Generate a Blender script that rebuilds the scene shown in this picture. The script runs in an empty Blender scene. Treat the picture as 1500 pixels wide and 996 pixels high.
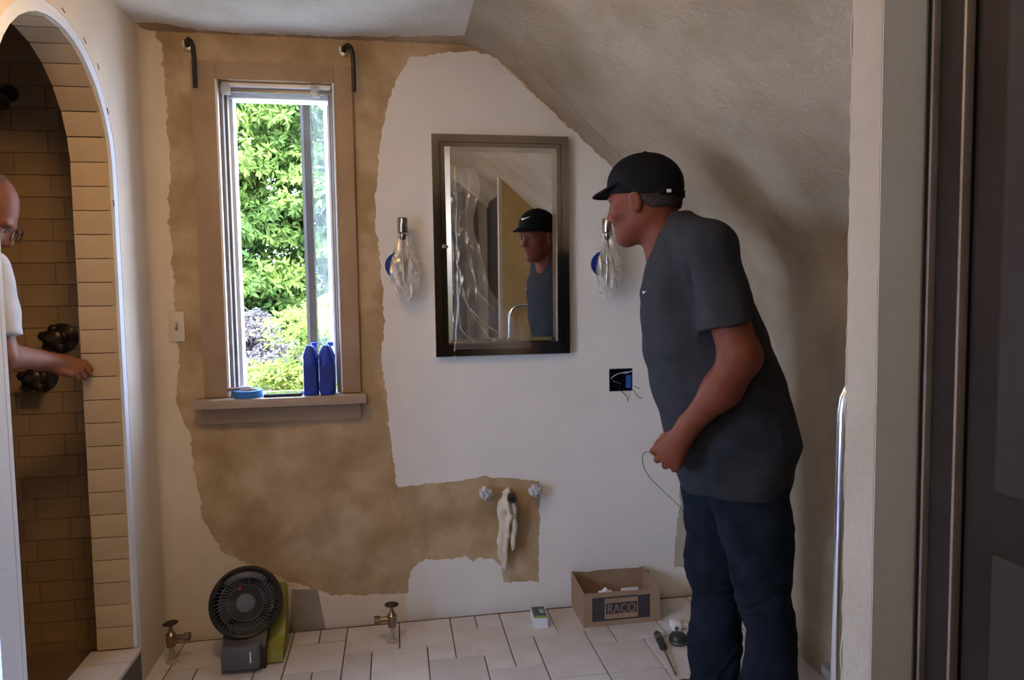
import bpy, bmesh, math, random
import numpy as np
from mathutils import Vector, Matrix, noise as mnoise
from mathutils.geometry import tessellate_polygon

random.seed(7)
SC = bpy.context.scene
COL = SC.collection
PI = math.pi

# ------------------------------------------------------------------ camera
cam_d = bpy.data.cameras.new('camera')
cam = bpy.data.objects.new('camera', cam_d)
COL.objects.link(cam)
cam_d.sensor_width = 36.0
cam_d.lens = 1020.0 / 1500.0 * 36.0
cam_d.clip_start = 0.02
cam.location = (0.0, -2.75, 1.2935)
yaw, pitch, roll = math.radians(9.58), math.radians(3.77), math.radians(-0.854)
fw = Vector((math.sin(yaw) * math.cos(pitch), math.cos(yaw) * math.cos(pitch), -math.sin(pitch)))
rt = Vector((math.cos(yaw), -math.sin(yaw), 0))
up = rt.cross(fw)
r2 = rt * math.cos(roll) + up * math.sin(roll)
u2 = -rt * math.sin(roll) + up * math.cos(roll)
M = Matrix((r2, u2, -fw)).transposed().to_4x4()
M.translation = cam.location
cam.matrix_world = M
SC.camera = cam

# ------------------------------------------------------------------ world, sun, exposure
WORLD_STRENGTH = 10.0
SUN_STRENGTH = 7.0
LAMP_STRENGTH = 9.5
ENTRY_FILL_STRENGTH = 20.0
SC.view_settings.view_transform = 'Standard'
SC.view_settings.look = 'None'
SC.view_settings.exposure = 1.0
SC.view_settings.gamma = 1.0
SC.view_settings.use_curve_mapping = False
wd = bpy.data.worlds.new('overcast_sky')
SC.world = wd
wd.use_nodes = True
bg = wd.node_tree.nodes['Background']
bg.inputs[0].default_value = (0.70, 0.91, 1.30, 1)
bg.inputs[1].default_value = WORLD_STRENGTH
sun_d = bpy.data.lights.new('sun', 'SUN')
sun_d.energy = SUN_STRENGTH
sun_d.angle = math.radians(12)
sun_d.color = (1.0, 0.96, 0.88)
sun = bpy.data.objects.new('sun', sun_d)
COL.objects.link(sun)
sun.rotation_euler = Vector((-0.35, 0.75, -0.9)).to_track_quat('-Z', 'Y').to_euler()
def portal(name, loc, rot, sx, sy):
    d = bpy.data.lights.new(name, 'AREA')
    d.shape = 'RECTANGLE'
    d.size, d.size_y = sx, sy
    d.cycles.is_portal = True
    o = bpy.data.objects.new(name, d)
    o.location, o.rotation_euler = loc, rot
    COL.objects.link(o)
portal('window_portal_back', (-0.41, 0.16, 1.5), (-PI / 2, 0, 0), 0.42, 1.2)
portal('window_portal_side', (-1.84, -1.975, 1.20), (0, -PI / 2, 0), 0.95, 1.05)

# ------------------------------------------------------------------ materials
MATS = {}
def mat(name, col, rough=0.6, metal=0.0, col2=None, scale=8.0, detail=4.0, bump=0.0, bscale=None, spec=0.5,
        rnd=0.0, trans=0.0, contrast=(0.35, 0.65), emis=None, sheen=0.0, alpha=None, ior=1.45, island=0.0, col3=None, scale3=2.0):
    if name in MATS:
        return MATS[name]
    m = bpy.data.materials.new(name)
    m.use_nodes = True
    nt = m.node_tree
    b = nt.nodes['Principled BSDF']
    L = nt.links
    b.inputs['Roughness'].default_value = rough
    b.inputs['Metallic'].default_value = metal
    b.inputs['Specular IOR Level'].default_value = spec
    b.inputs['Transmission Weight'].default_value = trans
    b.inputs['IOR'].default_value = ior
    if sheen:
        b.inputs['Sheen Weight'].default_value = sheen
    c4 = (*col, 1)
    b.inputs['Base Color'].default_value = c4
    tc = nt.nodes.new('ShaderNodeTexCoord')
    out = None
    if col2 is not None:
        n = nt.nodes.new('ShaderNodeTexNoise')
        n.inputs['Scale'].default_value = scale
        n.inputs['Detail'].default_value = detail
        n.inputs['Roughness'].default_value = 0.6
        L.new(tc.outputs['Object'], n.inputs['Vector'])
        r = nt.nodes.new('ShaderNodeValToRGB')
        r.color_ramp.elements[0].position = contrast[0]
        r.color_ramp.elements[1].position = contrast[1]
        r.color_ramp.elements[0].color = c4
        r.color_ramp.elements[1].color = (*col2, 1)
        L.new(n.outputs['Fac'], r.inputs['Fac'])
        out = r.outputs['Color']
        if col3 is not None:
            n3 = nt.nodes.new('ShaderNodeTexNoise')
            n3.inputs['Scale'].default_value = scale3
            n3.inputs['Detail'].default_value = 5
            L.new(tc.outputs['Object'], n3.inputs['Vector'])
            r3 = nt.nodes.new('ShaderNodeValToRGB')
            r3.color_ramp.elements[0].position = 0.45
            r3.color_ramp.elements[1].position = 0.68
            L.new(n3.outputs['Fac'], r3.inputs['Fac'])
            mx = nt.nodes.new('ShaderNodeMixRGB')
            mx.inputs[2].default_value = (*col3, 1)
            L.new(r3.outputs['Color'], mx.inputs[0])
            L.new(out, mx.inputs[1])
            out = mx.outputs[0]
    if rnd or island:
        if island:
            oi = nt.nodes.new('ShaderNodeNewGeometry')
            src = oi.outputs['Random Per Island']
            amt = island
        else:
            oi = nt.nodes.new('ShaderNodeObjectInfo')
            src = oi.outputs['Random']
            amt = rnd
        mr = nt.nodes.new('ShaderNodeMapRange')
        mr.inputs['To Min'].default_value = 1 - amt
        mr.inputs['To Max'].default_value = 1 + amt
        L.new(src, mr.inputs['Value'])
        hs = nt.nodes.new('ShaderNodeHueSaturation')
        hs.inputs['Color'].default_value = c4
        if out:
            L.new(out, hs.inputs['Color'])
        L.new(mr.outputs['Result'], hs.inputs['Value'])
        out = hs.outputs['Color']
    if out:
        L.new(out, b.inputs['Base Color'])
    if bump:
        n2 = nt.nodes.new('ShaderNodeTexNoise')
        n2.inputs['Scale'].default_value = bscale or scale * 4
        n2.inputs['Detail'].default_value = 4
        L.new(tc.outputs['Object'], n2.inputs['Vector'])
        bp = nt.nodes.new('ShaderNodeBump')
        bp.inputs['Strength'].default_value = bump
        bp.inputs['Distance'].default_value = 0.01
        L.new(n2.outputs['Fac'], bp.inputs['Height'])
        L.new(bp.outputs['Normal'], b.inputs['Normal'])
    if emis:
        b.inputs['Emission Color'].default_value = (*emis[0], 1)
        b.inputs['Emission Strength'].default_value = emis[1]
    if alpha is not None:
        b.inputs['Alpha'].default_value = alpha
    MATS[name] = m
    return m

def leaf_mat(name, c1, c2, tr=0.35):
    m = mat(name, c1, 0.5, spec=0.15, col2=c2, scale=1.6, detail=2, island=0.35)
    nt = m.node_tree
    b = nt.nodes['Principled BSDF']
    src = b.inputs['Base Color'].links[0].from_socket
    t = nt.nodes.new('ShaderNodeBsdfTranslucent')
    nt.links.new(src, t.inputs['Color'])
    mx = nt.nodes.new('ShaderNodeMixShader')
    mx.inputs[0].default_value = tr
    nt.links.new(b.outputs[0], mx.inputs[1])
    nt.links.new(t.outputs[0], mx.inputs[2])
    nt.links.new(mx.outputs[0], nt.nodes['Material Output'].inputs['Surface'])
    return m

def film_mat(name, fac, col=(0.9, 0.9, 0.92), rough=0.2, diff=0.0):
    # thin clear plastic: mostly see-through, a little gloss and haze
    m = bpy.data.materials.new(name)
    m.use_nodes = True
    nt = m.node_tree
    nt.nodes.remove(nt.nodes['Principled BSDF'])
    t = nt.nodes.new('ShaderNodeBsdfTransparent')
    g = nt.nodes.new('ShaderNodeBsdfGlossy')
    g.inputs['Color'].default_value = (*col, 1)
    g.inputs['Roughness'].default_value = rough
    d = nt.nodes.new('ShaderNodeBsdfDiffuse')
    d.inputs['Color'].default_value = (*col, 1)
    m1 = nt.nodes.new('ShaderNodeMixShader')
    m1.inputs[0].default_value = diff
    m2 = nt.nodes.new('ShaderNodeMixShader')
    n = nt.nodes.new('ShaderNodeTexNoise')
    n.inputs['Scale'].default_value = 25
    tc = nt.nodes.new('ShaderNodeTexCoord')
    nt.links.new(tc.outputs['Object'], n.inputs['Vector'])
    mu = nt.nodes.new('ShaderNodeMath')
    mu.operation = 'MULTIPLY'
    mu.inputs[1].default_value = fac * 2
    nt.links.new(n.outputs['Fac'], mu.inputs[0])
    nt.links.new(mu.outputs[0], m2.inputs[0])
    nt.links.new(g.outputs[0], m1.inputs[1])
    nt.links.new(d.outputs[0], m1.inputs[2])
    nt.links.new(t.outputs[0], m2.inputs[1])
    nt.links.new(m1.outputs[0], m2.inputs[2])
    nt.links.new(m2.outputs[0], nt.nodes['Material Output'].inputs['Surface'])
    MATS[name] = m
    return m

# ------------------------------------------------------------------ mesh builder
class MB:
    def __init__(s):
        s.v, s.f = [], []
    def add(s, v, f):
        o = len(s.v)
        s.v += [tuple(p) for p in v]
        s.f += [tuple(i + o for i in q) for q in f]
        return s
    def box(s, x0, x1, y0, y1, z0, z1, b=0.0):
        if b <= 0:
            v = [(x, y, z) for x in (x0, x1) for y in (y0, y1) for z in (z0, z1)]
            f = [(0, 1, 3, 2), (4, 6, 7, 5), (0, 4, 5, 1), (2, 3, 7, 6), (0, 2, 6, 4), (1, 5, 7, 3)]
            return s.add(v, f)
        bm = bmesh.new()
        bmesh.ops.create_cube(bm, size=1)
        for w in bm.verts:
            w.co = Vector(((x0 + x1) / 2 + w.co.x * (x1 - x0), (y0 + y1) / 2 + w.co.y * (y1 - y0), (z0 + z1) / 2 + w.co.z * (z1 - z0)))
        bmesh.ops.bevel(bm, geom=bm.edges[:], offset=b, segments=2, affect='EDGES', profile=0.6)
        return s.bm(bm)
    def bm(s, bm):
        bm.verts.index_update()
        s.add([w.co[:] for w in bm.verts], [[w.index for w in f.verts] for f in bm.faces])
        bm.free()
        return s
    def lathe(s, prof, c=(0, 0, 0), axis=(0, 0, 1), n=24):
        ax = Vector(axis).normalized()
        q = ax.to_track_quat('Z', 'Y').to_matrix()
        c = Vector(c)
        v = []
        for r, h in prof:
            for k in range(n):
                a = 2 * PI * k / n
                v.append(c + q @ Vector((r * math.cos(a), r * math.sin(a), h)))
        f = []
        for i in range(len(prof) - 1):
            for k in range(n):
                k2 = (k + 1) % n
                f.append((i * n + k, i * n + k2, (i + 1) * n + k2, (i + 1) * n + k))
        if prof[0][0] > 1e-6:
            f.append(tuple(range(n))[::-1])
        if prof[-1][0] > 1e-6:
            f.append(tuple((len(prof) - 1) * n + k for k in range(n)))
        return s.add(v, f)
    def cyl(s, a, b, r, r2=None, n=16):
        a, b = Vector(a), Vector(b)
        h = (b - a).length
        return s.lathe([(r, 0), (r if r2 is None else r2, h)], a, b - a, n)
    def tube(s, pts, r, n=8, closed=False):
        pts = [Vector(p) for p in pts]
        m = len(pts)
        v, f = [], []
        prev = None
        for i, p in enumerate(pts):
            if closed:
                t = pts[(i + 1) % m] - pts[i - 1]
            else:
                t = pts[min(i + 1, m - 1)] - pts[max(i - 1, 0)]
            t.normalize()
            if prev is None:
                e = t.orthogonal().normalized()
            else:
                e = (prev - t * prev.dot(t))
                e = e.normalized() if e.length > 1e-6 else t.orthogonal().normalized()
            prev = e
            g = t.cross(e)
            rr = r[i] if isinstance(r, (list, tuple)) else r
            for k in range(n):
                a = 2 * PI * k / n
                v.append(p + (e * math.cos(a) + g * math.sin(a)) * rr)
        for i in range(m if closed else m - 1):
            j = (i + 1) % m
            for k in range(n):
                k2 = (k + 1) % n
                f.append((i * n + k, i * n + k2, j * n + k2, j * n + k))
        if not closed:
            f.append(tuple(range(n))[::-1])
            f.append(tuple((m - 1) * n + k for k in range(n)))
        return s.add(v, f)
    def prism(s, loops, fn, t0, t1):
        # polygon (outer loop + holes) in 2D extruded between fn(p,t0) and fn(p,t1)
        pts = [p for l in loops for p in l]
        tri = tessellate_polygon([[Vector((p[0], p[1], 0)) for p in l] for l in loops])
        n = len(pts)
        v = [fn(p, t0) for p in pts] + [fn(p, t1) for p in pts]
        f = [tuple(t) for t in tri] + [tuple(i + n for i in t)[::-1] for t in tri]
        o = 0
        for l in loops:
            m = len(l)
            for i in range(m):
                a, b = o + i, o + (i + 1) % m
                f.append((a, b, b + n, a + n))
            o += m
        return s.add(v, f)
    def ell(s, c, r, nu=16, nv=10, jit=0.0, rot=None):
        v, f = [], []
        c = Vector(c)
        for i in range(nv + 1):
            th = PI * i / nv
            for k in range(nu):
                ph = 2 * PI * k / nu
                d = Vector((math.sin(th) * math.cos(ph), math.sin(th) * math.sin(ph), math.cos(th)))
                q = 1.0
                if jit:
                    q += jit * mnoise.noise(d * 2.7 + c * 37.0) + 0.6 * jit * mnoise.noise(d * 6.1 + c * 11.0)
                p = Vector((d.x * r[0] * q, d.y * r[1] * q, d.z * r[2] * q))
                if rot:
                    p = rot @ p
                v.append(c + p)
        for i in range(nv):
            for k in range(nu):
                k2 = (k + 1) % nu
                f.append((i * nu + k, (i + 1) * nu + k, (i + 1) * nu + k2, i * nu + k2))
        return s.add(v, f)
    def build(s, name, m, parent=None, smooth=False, base=None, fix=True):
        me = bpy.data.meshes.new(name)
        off = Vector((0, 0, 0))
        if parent is not None:
            r = parent
            while r.parent:
                r = r.parent
            off = r.location
        elif base is not None:
            off = Vector(base)
        me.from_pydata([(p[0] - off.x, p[1] - off.y, p[2] - off.z) for p in s.v], [], s.f)
        if fix:
            b = bmesh.new()
            b.from_mesh(me)
            bmesh.ops.remove_doubles(b, verts=b.verts, dist=1e-6)
            bmesh.ops.recalc_face_normals(b, faces=b.faces)
            b.to_mesh(me)
            b.free()
        me.materials.append(m)
        if smooth:
            me.polygons.foreach_set('use_smooth', [True] * len(me.polygons))
            if smooth != 'all':
                me.set_sharp_from_angle(angle=math.radians(35))
        o = bpy.data.objects.new(name, me)
        COL.objects.link(o)
        if parent is not None:
            o.parent = parent
        else:
            o.location = off
        return o

def tag(o, label=None, cat=None, group=None, kind=None):
    if label: o['label'] = label
    if cat: o['category'] = cat
    if group: o['group'] = group
    if kind: o['kind'] = kind
    return o
def thing(name, loc, label, cat, group=None):
    o = bpy.data.objects.new(name, None)
    o.empty_display_size = 0.05
    o.location = loc
    COL.objects.link(o)
    return tag(o, label, cat, group)
def struct(o):
    o['kind'] = 'structure'
    return o
def xz(y):
    return lambda p, t: (p[0], y + t, p[1])
def yz(x):
    return lambda p, t: (x + t, p[0], p[1])
def xy(z):
    return lambda p, t: (p[0], p[1], z + t)
def copy_obj(src, name, parent, loc):
    o = src.copy()
    o.name = name
    COL.objects.link(o)
    o.parent = parent
    o.location = loc
    return o
def ragged(poly, step=0.012, amp=0.004, seed=0):
    out = []
    n = len(poly)
    for i in range(n):
        a, b = poly[i], poly[(i + 1) % n]
        d = math.hypot(b[0] - a[0], b[1] - a[1])
        k = max(1, int(d / step))
        nx, ny = (b[1] - a[1]) / max(d, 1e-6), -(b[0] - a[0]) / max(d, 1e-6)
        for j in range(k):
            t = j / k
            p = (a[0] + (b[0] - a[0]) * t, a[1] + (b[1] - a[1]) * t)
            q = amp * (mnoise.noise(Vector((p[0] * 60, p[1] * 60, seed))) + 0.8 * mnoise.noise(Vector((p[0] * 17, p[1] * 17, seed + 5))))
            out.append((p[0] + nx * q, p[1] + ny * q))
    return out

# ------------------------------------------------------------------ surfaces
m_tan = mat('tan_plaster', (0.38, 0.265, 0.14), 0.85, col2=(0.54, 0.415, 0.275), scale=4.0, detail=10, bump=0.3, bscale=55, col3=(0.335, 0.225, 0.12), scale3=6.5)
m_white = mat('white_primer', (0.70, 0.69, 0.675), 0.75, col2=(0.74, 0.73, 0.715), scale=5, bump=0.12, bscale=90)
m_cream = mat('cream_primer', (0.66, 0.565, 0.45), 0.8, col2=(0.72, 0.625, 0.51), scale=4, bump=0.15, bscale=70)
m_slope = mat('slope_plaster', (0.365, 0.295, 0.215), 0.85, col2=(0.435, 0.365, 0.275), scale=4.5, detail=8, bump=0.5, bscale=70, col3=(0.295, 0.232, 0.158), scale3=3.0)
m_ceil = mat('ceiling_plaster', (0.67, 0.635, 0.57), 0.85, col2=(0.74, 0.71, 0.65), scale=5, detail=6, bump=0.3, bscale=60, col3=(0.58, 0.52, 0.45), scale3=3.2)
m_yellow = mat('yellow_plaster', (0.34, 0.225, 0.085), 0.85, col2=(0.43, 0.30, 0.13), scale=4, detail=6, bump=0.3, bscale=60)
m_lwhite = mat('skimmed_white_plaster', (0.69, 0.735, 0.83), 0.7, col2=(0.73, 0.77, 0.86), scale=5, bump=0.1, bscale=60)
m_stub = mat('rough_plaster', (0.39, 0.35, 0.295), 0.85, col2=(0.44, 0.40, 0.345), scale=7, detail=7, bump=0.35, bscale=80)
m_dark = mat('dark_stained_wood', (0.020, 0.013, 0.010), 0.6, spec=0.25, col2=(0.028, 0.019, 0.015), scale=5, bump=0.15, bscale=30)
m_darkpanel = mat('dark_door_panel', (0.038, 0.030, 0.029), 0.6, spec=0.25, col2=(0.047, 0.038, 0.037), scale=4, bump=0.1)
m_edge = mat('lit_wood_edge', (0.22, 0.17, 0.145), 0.35, col2=(0.28, 0.22, 0.19), scale=20)  # pale colour stands in for window light catching the casing edges
m_trim = mat('tan_painted_trim', (0.31, 0.205, 0.125), 0.6, col2=(0.38, 0.265, 0.17), scale=4, detail=6, bump=0.1, bscale=40)
m_sill = mat('grey_brown_sill', (0.34, 0.26, 0.19), 0.45, col2=(0.40, 0.31, 0.235), scale=5, bump=0.1)
m_frame = mat('window_frame_paint', (0.19, 0.16, 0.14), 0.5, col2=(0.23, 0.195, 0.17), scale=9)
m_whiteframe = mat('white_frame_paint', (0.75, 0.76, 0.77), 0.4, col2=(0.70, 0.71, 0.72), scale=8)
m_floor = mat('floor_tile', (0.50, 0.475, 0.475), 0.45, col2=(0.575, 0.55, 0.555), scale=9, detail=8, bump=0.25, bscale=40, rnd=0.10)
m_grout = mat('floor_bed', (0.10, 0.075, 0.06), 0.9, col2=(0.15, 0.115, 0.09), scale=12)
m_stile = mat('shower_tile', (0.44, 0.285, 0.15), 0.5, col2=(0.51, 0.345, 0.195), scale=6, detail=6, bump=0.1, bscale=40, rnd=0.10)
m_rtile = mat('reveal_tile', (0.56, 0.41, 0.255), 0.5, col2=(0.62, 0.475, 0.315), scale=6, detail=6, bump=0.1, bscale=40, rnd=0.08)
m_sdark = mat('brown_backer', (0.20, 0.13, 0.085), 0.7, col2=(0.25, 0.165, 0.11), scale=6)
m_joint = mat('tile_joint', (0.07, 0.045, 0.03), 0.9, col2=(0.09, 0.06, 0.04), scale=20)
m_clear = mat('clear_glass', (1, 1, 1), 0.0, trans=1.0, ior=1.45)

def rect_(a, b, c, d):
    return [(a, c), (b, c), (b, d), (a, d)]
Hc = 2.257                       # flat ceiling height
XL, XT = -0.87, -0.99            # left wall faces (room side, shower side)
def zs(x):                       # sloped ceiling height
    return 2.017 - 0.886 * (x - 0.65)
XK = 1.385                       # knee wall

# back wall with openings for window and switch box
def cells_wall(mb, xs, zz, holes, y0, y1):
    for i in range(len(xs) - 1):
        for j in range(len(zz) - 1):
            cx, cz = (xs[i] + xs[i + 1]) / 2, (zz[j] + zz[j + 1]) / 2
            if any(h[0] < cx < h[1] and h[2] < cz < h[3] for h in holes):
                continue
            mb.box(xs[i], xs[i + 1], y0, y1, zz[j], zz[j + 1])
WIN = (-0.613, -0.205, 0.905, 2.085)
GANG = (0.868, 0.968, 0.886, 0.980)
w = MB()
cells_wall(w, [-0.99, WIN[0], WIN[1], GANG[0], GANG[1], 1.5], [0 - 0.05, GANG[2], WIN[2], GANG[3], WIN[3], 2.4], [WIN, GANG], 0, 0.14)
wall_back = struct(w.build('wall_back', m_tan))
# rounded plaster cove in the corner to the shower wall
w = MB()
R = 0.05
prof = [(XL, 0.0)] + [(XL + R - R * math.cos(a), -R + R * math.sin(a)) for a in [k * PI / 2 / 6 for k in range(7)]]
w.prism([prof], lambda p, t: (p[0], p[1], t), 0, Hc)
w.build('corner_cove', m_cream, wall_back, smooth=True)
WHITE = [(0.084, 2.202), (0.030, 2.108), (-0.011, 2.004), (-0.038, 1.863), (-0.049, 1.747), (-0.062, 1.643), (-0.057, 1.526), (-0.046, 1.382), (-0.038, 1.197), (-0.055, 1.038), (-0.035, 0.916), (-0.029, 0.740), (-0.002, 0.537), (0.152, 0.547), (0.283, 0.553), (0.330, 0.561), (0.372, 0.556), (0.569, 0.530), (0.570, 0.370), (0.562, 0.256), (0.561, 0.109), (0.415, 0.116), (0.405, 0.189), (0.372, 0.217), (0.310, 0.227), (0.293, 0.212), (0.263, 0.237), (0.200, 0.233), (0.145, 0.232), (0.104, 0.238), (0.068, 0.227), (0.040, 0.190), (0.028, 0.130), (0.021, 0.074), (0.021, -0.03), (1.36, -0.03), (1.36, 0.118), (1.150, 0.119), (1.160, 0.270), (1.176, 0.388), (1.183, 0.56), (1.20, 0.9), (1.19, 1.2), (1.16, 1.50), (1.14, 1.578), (0.91, 1.782), (0.615, 2.035), (0.499, 2.138), (0.453, 2.182), (0.413, 2.214), (0.347, 2.232), (0.267, 2.232), (0.188, 2.222), (0.136, 2.210)]
hole = [(GANG[0], GANG[2]), (GANG[1], GANG[2]), (GANG[1], GANG[3]), (GANG[0], GANG[3])]
MB().prism([ragged(WHITE, 0.007, 0.007, 1), hole], xz(0), -0.0012, 0.002).build('white_paint_patch', m_white, wall_back)
MB().prism([rect_(1.13, 1.384, 0.10, 1.40)], xz(0), -0.0008, 0.002).build('beige_paint_patch', m_stub, wall_back)
CREAM = [(-0.87, 2.25), (-0.803, 2.223), (-0.798, 2.127), (-0.796, 2.006), (-0.795, 1.884), (-0.792, 1.737), (-0.806, 1.638), (-0.801, 1.527), (-0.798, 1.389), (-0.799, 1.264), (-0.799, 1.137), (-0.790, 1.035), (-0.810, 0.908), (-0.793, 0.843), (-0.762, 0.777), (-0.758, 0.646), (-0.732, 0.461), (-0.664, 0.318), (-0.437, 0.197), (-0.311, 0.137), (-0.181, 0.114), (0.030, 0.107), (0.035, -0.03), (-0.87, -0.03)]
MB().prism([[(-0.435, -0.02), (-0.295, -0.02), (-0.322, 0.152), (-0.42, 0.160)]], xz(0), -0.0016, 0.002).build('grey_wall_patch', mat('grey_patch', (0.27, 0.245, 0.205), 0.9, col2=(0.33, 0.30, 0.25), scale=12, bump=0.2), wall_back)  # darker grey four-sided patch low on the wall beside the fan
MB().prism([ragged(CREAM, 0.007, 0.009, 3)], xz(0), -0.0010, 0.002).build('cream_paint_patch', m_cream, wall_back)

# left wall with the arched shower opening
YA, YB = -0.327, -1.0
RA = (YA - YB) / 2
YC = (YA + YB) / 2
ZS = 1.705
arch = [(YC + RA * math.cos(a), ZS + RA * math.sin(a)) for a in [k * PI / 20 for k in range(21)]]
poly = [(0.0, -0.03), (YA, -0.03)] + arch + [(YB, -0.03), (-1.1, -0.03), (-1.1, 2.3), (0.0, 2.3)]
w = MB().prism([poly], yz(XL), 0, XT - XL + 0.004)
# wall beyond the opening, around the added side alcove
WO = (-1.80, -1.10, 0.0, 1.66)
w.box(XT, XL, -3.2, WO[0], -0.03, 2.3).box(XT, XL, WO[0], WO[1], WO[3], 2.3)
wall_left = struct(w.build('wall_left', m_lwhite))
# rounded plaster bead around the opening
def bead(y, z, ny, nz):
    r = 0.022
    return [(XL + 0.0015 - r + r * math.sin(a), y + ny * (r * (1 - math.cos(a))) , z + nz * (r * (1 - math.cos(a)))) for a in [k * PI / 2 / 5 for k in range(6)]]
w = MB()
path = [(YA, -0.03, -1, 0), (YA, ZS, -1, 0)] + [(p[0], p[1], -math.cos(k * PI / 20), -math.sin(k * PI / 20)) for k, p in enumerate(arch)] + [(YB, -0.03, 1, 0)]
ring = []
for (y, z, ny, nz) in path:
    r = 0.02
    pts = []
    for k in range(7):
        a = k * PI / 2 / 6
        # from the wall face round to the reveal
        ox = XL - r + r * math.cos(a) + 0.001
        on = 0.010 * math.sin(a)
        pts.append((ox, y - ny * (0.018 - 0.018 * math.sin(a)) + ny * 0.0012 * math.sin(a), z - nz * (0.018 - 0.018 * math.sin(a)) + nz * 0.0012 * math.sin(a)))
    pts.append((XL - 0.03, y - ny * 0.006, z - nz * 0.006))
    pts.append((XL - 0.005, y - ny * 0.022, z - nz * 0.022))
    ring.append(pts)
n = len(ring[0])
v = [p for q in ring for p in q]
f = [(i * n + k, i * n + (k + 1) % n, (i + 1) * n + (k + 1) % n, (i + 1) * n + k) for i in range(len(ring) - 1) for k in range(n)]
w.add(v, f).build('corner_bead', m_lwhite, wall_left, smooth='all')
ro_ = RA + 0.032
ap = [(YC + ro_ * math.cos(q_), ZS + ro_ * math.sin(q_)) for q_ in [k_ * PI * 0.80 / 16 for k_ in range(17)]]
cpoly = [(-0.004, 0.0), (-0.004, Hc), (-1.05, Hc), (-1.05, 1.95)] + ap[::-1] + [(YA + 0.032, 0.0)]
MB().prism([cpoly], yz(XL), 0.0, 0.0012).build('cream_skim_coat', m_cream, wall_left)
# reveal tiles, one to a course, round the arch
cp = 0.0755
w = MB().box(-0.055, 0.055, -0.002, 0.006, -cp / 2 + 0.0012, cp / 2 - 0.0012, 0.0012)
rev0 = w.build('tile', m_rtile, wall_left)
rev0['label'] = 'tan reveal tile'
used = False
def put_tile(x, y, z, rx):
    global used
    o = rev0 if not used else copy_obj(rev0, 'tile', wall_left, (0, 0, 0))
    used = True
    o.location = (x + random.uniform(-0.0006, 0.0006), y, z)
    o.rotation_euler = (rx, 0, random.uniform(-0.004, 0.004))
XM = (XT + XL) / 2 - 0.005
z0 = 1.6526 - cp * 20 - cp / 2
k = 0
while z0 + cp * k < ZS:
    z = z0 + cp * k
    if z > 0.16:
        put_tile(XM, YA, z, PI)          # far jamb, facing the room
        put_tile(XM, YB, z, 0)
    k += 1
na = int(PI * RA / cp)
a0 = (z0 + cp * (k - 0.5) - ZS) / RA
aa = PI - 2 * a0
na = round(aa * RA / cp)
for i in range(na):
    a = a0 + aa * (i + 0.5) / na
    put_tile(XM, YC + RA * math.cos(a), ZS + RA * math.sin(a), a + PI)
# dark joint backing behind reveal tiles
w = MB()
pts = [(YA, 0.0)] + arch + [(YB, 0.0)]
ins = [(YA - 0.0008, 0.0)] + [(YC + (RA - 0.0008) * math.cos(q), ZS + (RA - 0.0008) * math.sin(q)) for q in [k * PI / 20 for k in range(21)]] + [(YB + 0.0008, 0.0)]
w.prism([pts + ins[::-1]], yz(XM - 0.052), 0, 0.104).build('tile_bed', m_joint, wall_left)
# grey unfinished patch low on the jamb
MB().box(XM - 0.045, XM + 0.035, YA - 0.0032, YA - 0.002, 0.255, 0.330, 0.0).build('mortar_patch', mat('grey_mortar', (0.20, 0.21, 0.21), 0.9, col2=(0.27, 0.28, 0.27), scale=25), wall_left)
w = MB()
for (y, z, ny, nz) in [(-0.402, 2.004, 0.8, 0.5), (-0.49, 2.05, 0.7, 0.7), (-0.62, 2.085, 0.3, 0.9), (-0.83, 2.055, -0.5, 0.8), (-0.345, 1.885, 0.9, 0.3), (-0.335, 1.60, 1, 0.0)]:
    st = MB().tube([(XL + 0.001, y - 0.01 * nz, z + 0.01 * ny), (XL + 0.002, y + 0.01 * nz, z - 0.01 * ny)], 0.0016, 5)
    st.build('staple', m_joint, wall_left)
# curb of the shower
w = MB().box(XT - 0.02, XL + 0.012, YB - 0.0, YA + 0.0, -0.02, 0.128, 0.004)
curb = struct(w.build('trim_1', m_grout))
cb = None
for i, (a, b) in enumerate([(YA, -0.42), (-0.42, -0.57), (-0.57, -0.72), (-0.72, -0.87), (-0.87, YB)]):
    MB().box(XT - 0.022, XL + 0.014, b + 0.0012, a - 0.0012, 0.126, 0.140, 0.002).build('capstone', mat('curb_stone', (0.50, 0.44, 0.40), 0.5, col2=(0.56, 0.50, 0.46), scale=8, rnd=0.06), curb)

# shower recess
YS = -0.07
w = MB().box(-1.95, XT + 0.02, YS, YS + 0.12, -0.03, 2.3)
wsh = struct(w.build('wall_shower', m_joint))
z0 = 1.6526 - cp * 22
t0 = MB().box(-0.0745, 0.0745, -0.006, 0.004, -cp / 2 + 0.001, cp / 2 - 0.001, 0.001).build('tile', m_stile, wsh)
first = True
for j in range(30):
    z = z0 + cp * (j + 0.5)
    if z > 2.25: break
    off = 0.0 if j % 2 else 0.075
    for i in range(4):
        x = XT - 0.02 - off - 0.151 * i - (0 if off else 0.035)
        if x - 0.0745 < -1.70: continue
        o = t0 if first else copy_obj(t0, 'tile', wsh, (0, 0, 0))
        first = False
        o.location = (x, YS - 0.002 + random.uniform(-0.0006, 0.0006), z)
w = MB().box(-1.98, -1.90, -1.10, 0.05, -0.03, 2.3).build('wall_shower_side', m_sdark); struct(w)
w = MB().box(-1.95, XT, -1.10, -1.03, -0.03, 2.3).build('wall_shower_front', m_sdark); struct(w)
w = MB().box(-1.95, XT + 0.001, -1.05, 0.0, -0.05, 0.03).build('floor_shower', m_sdark); struct(w)

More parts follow.
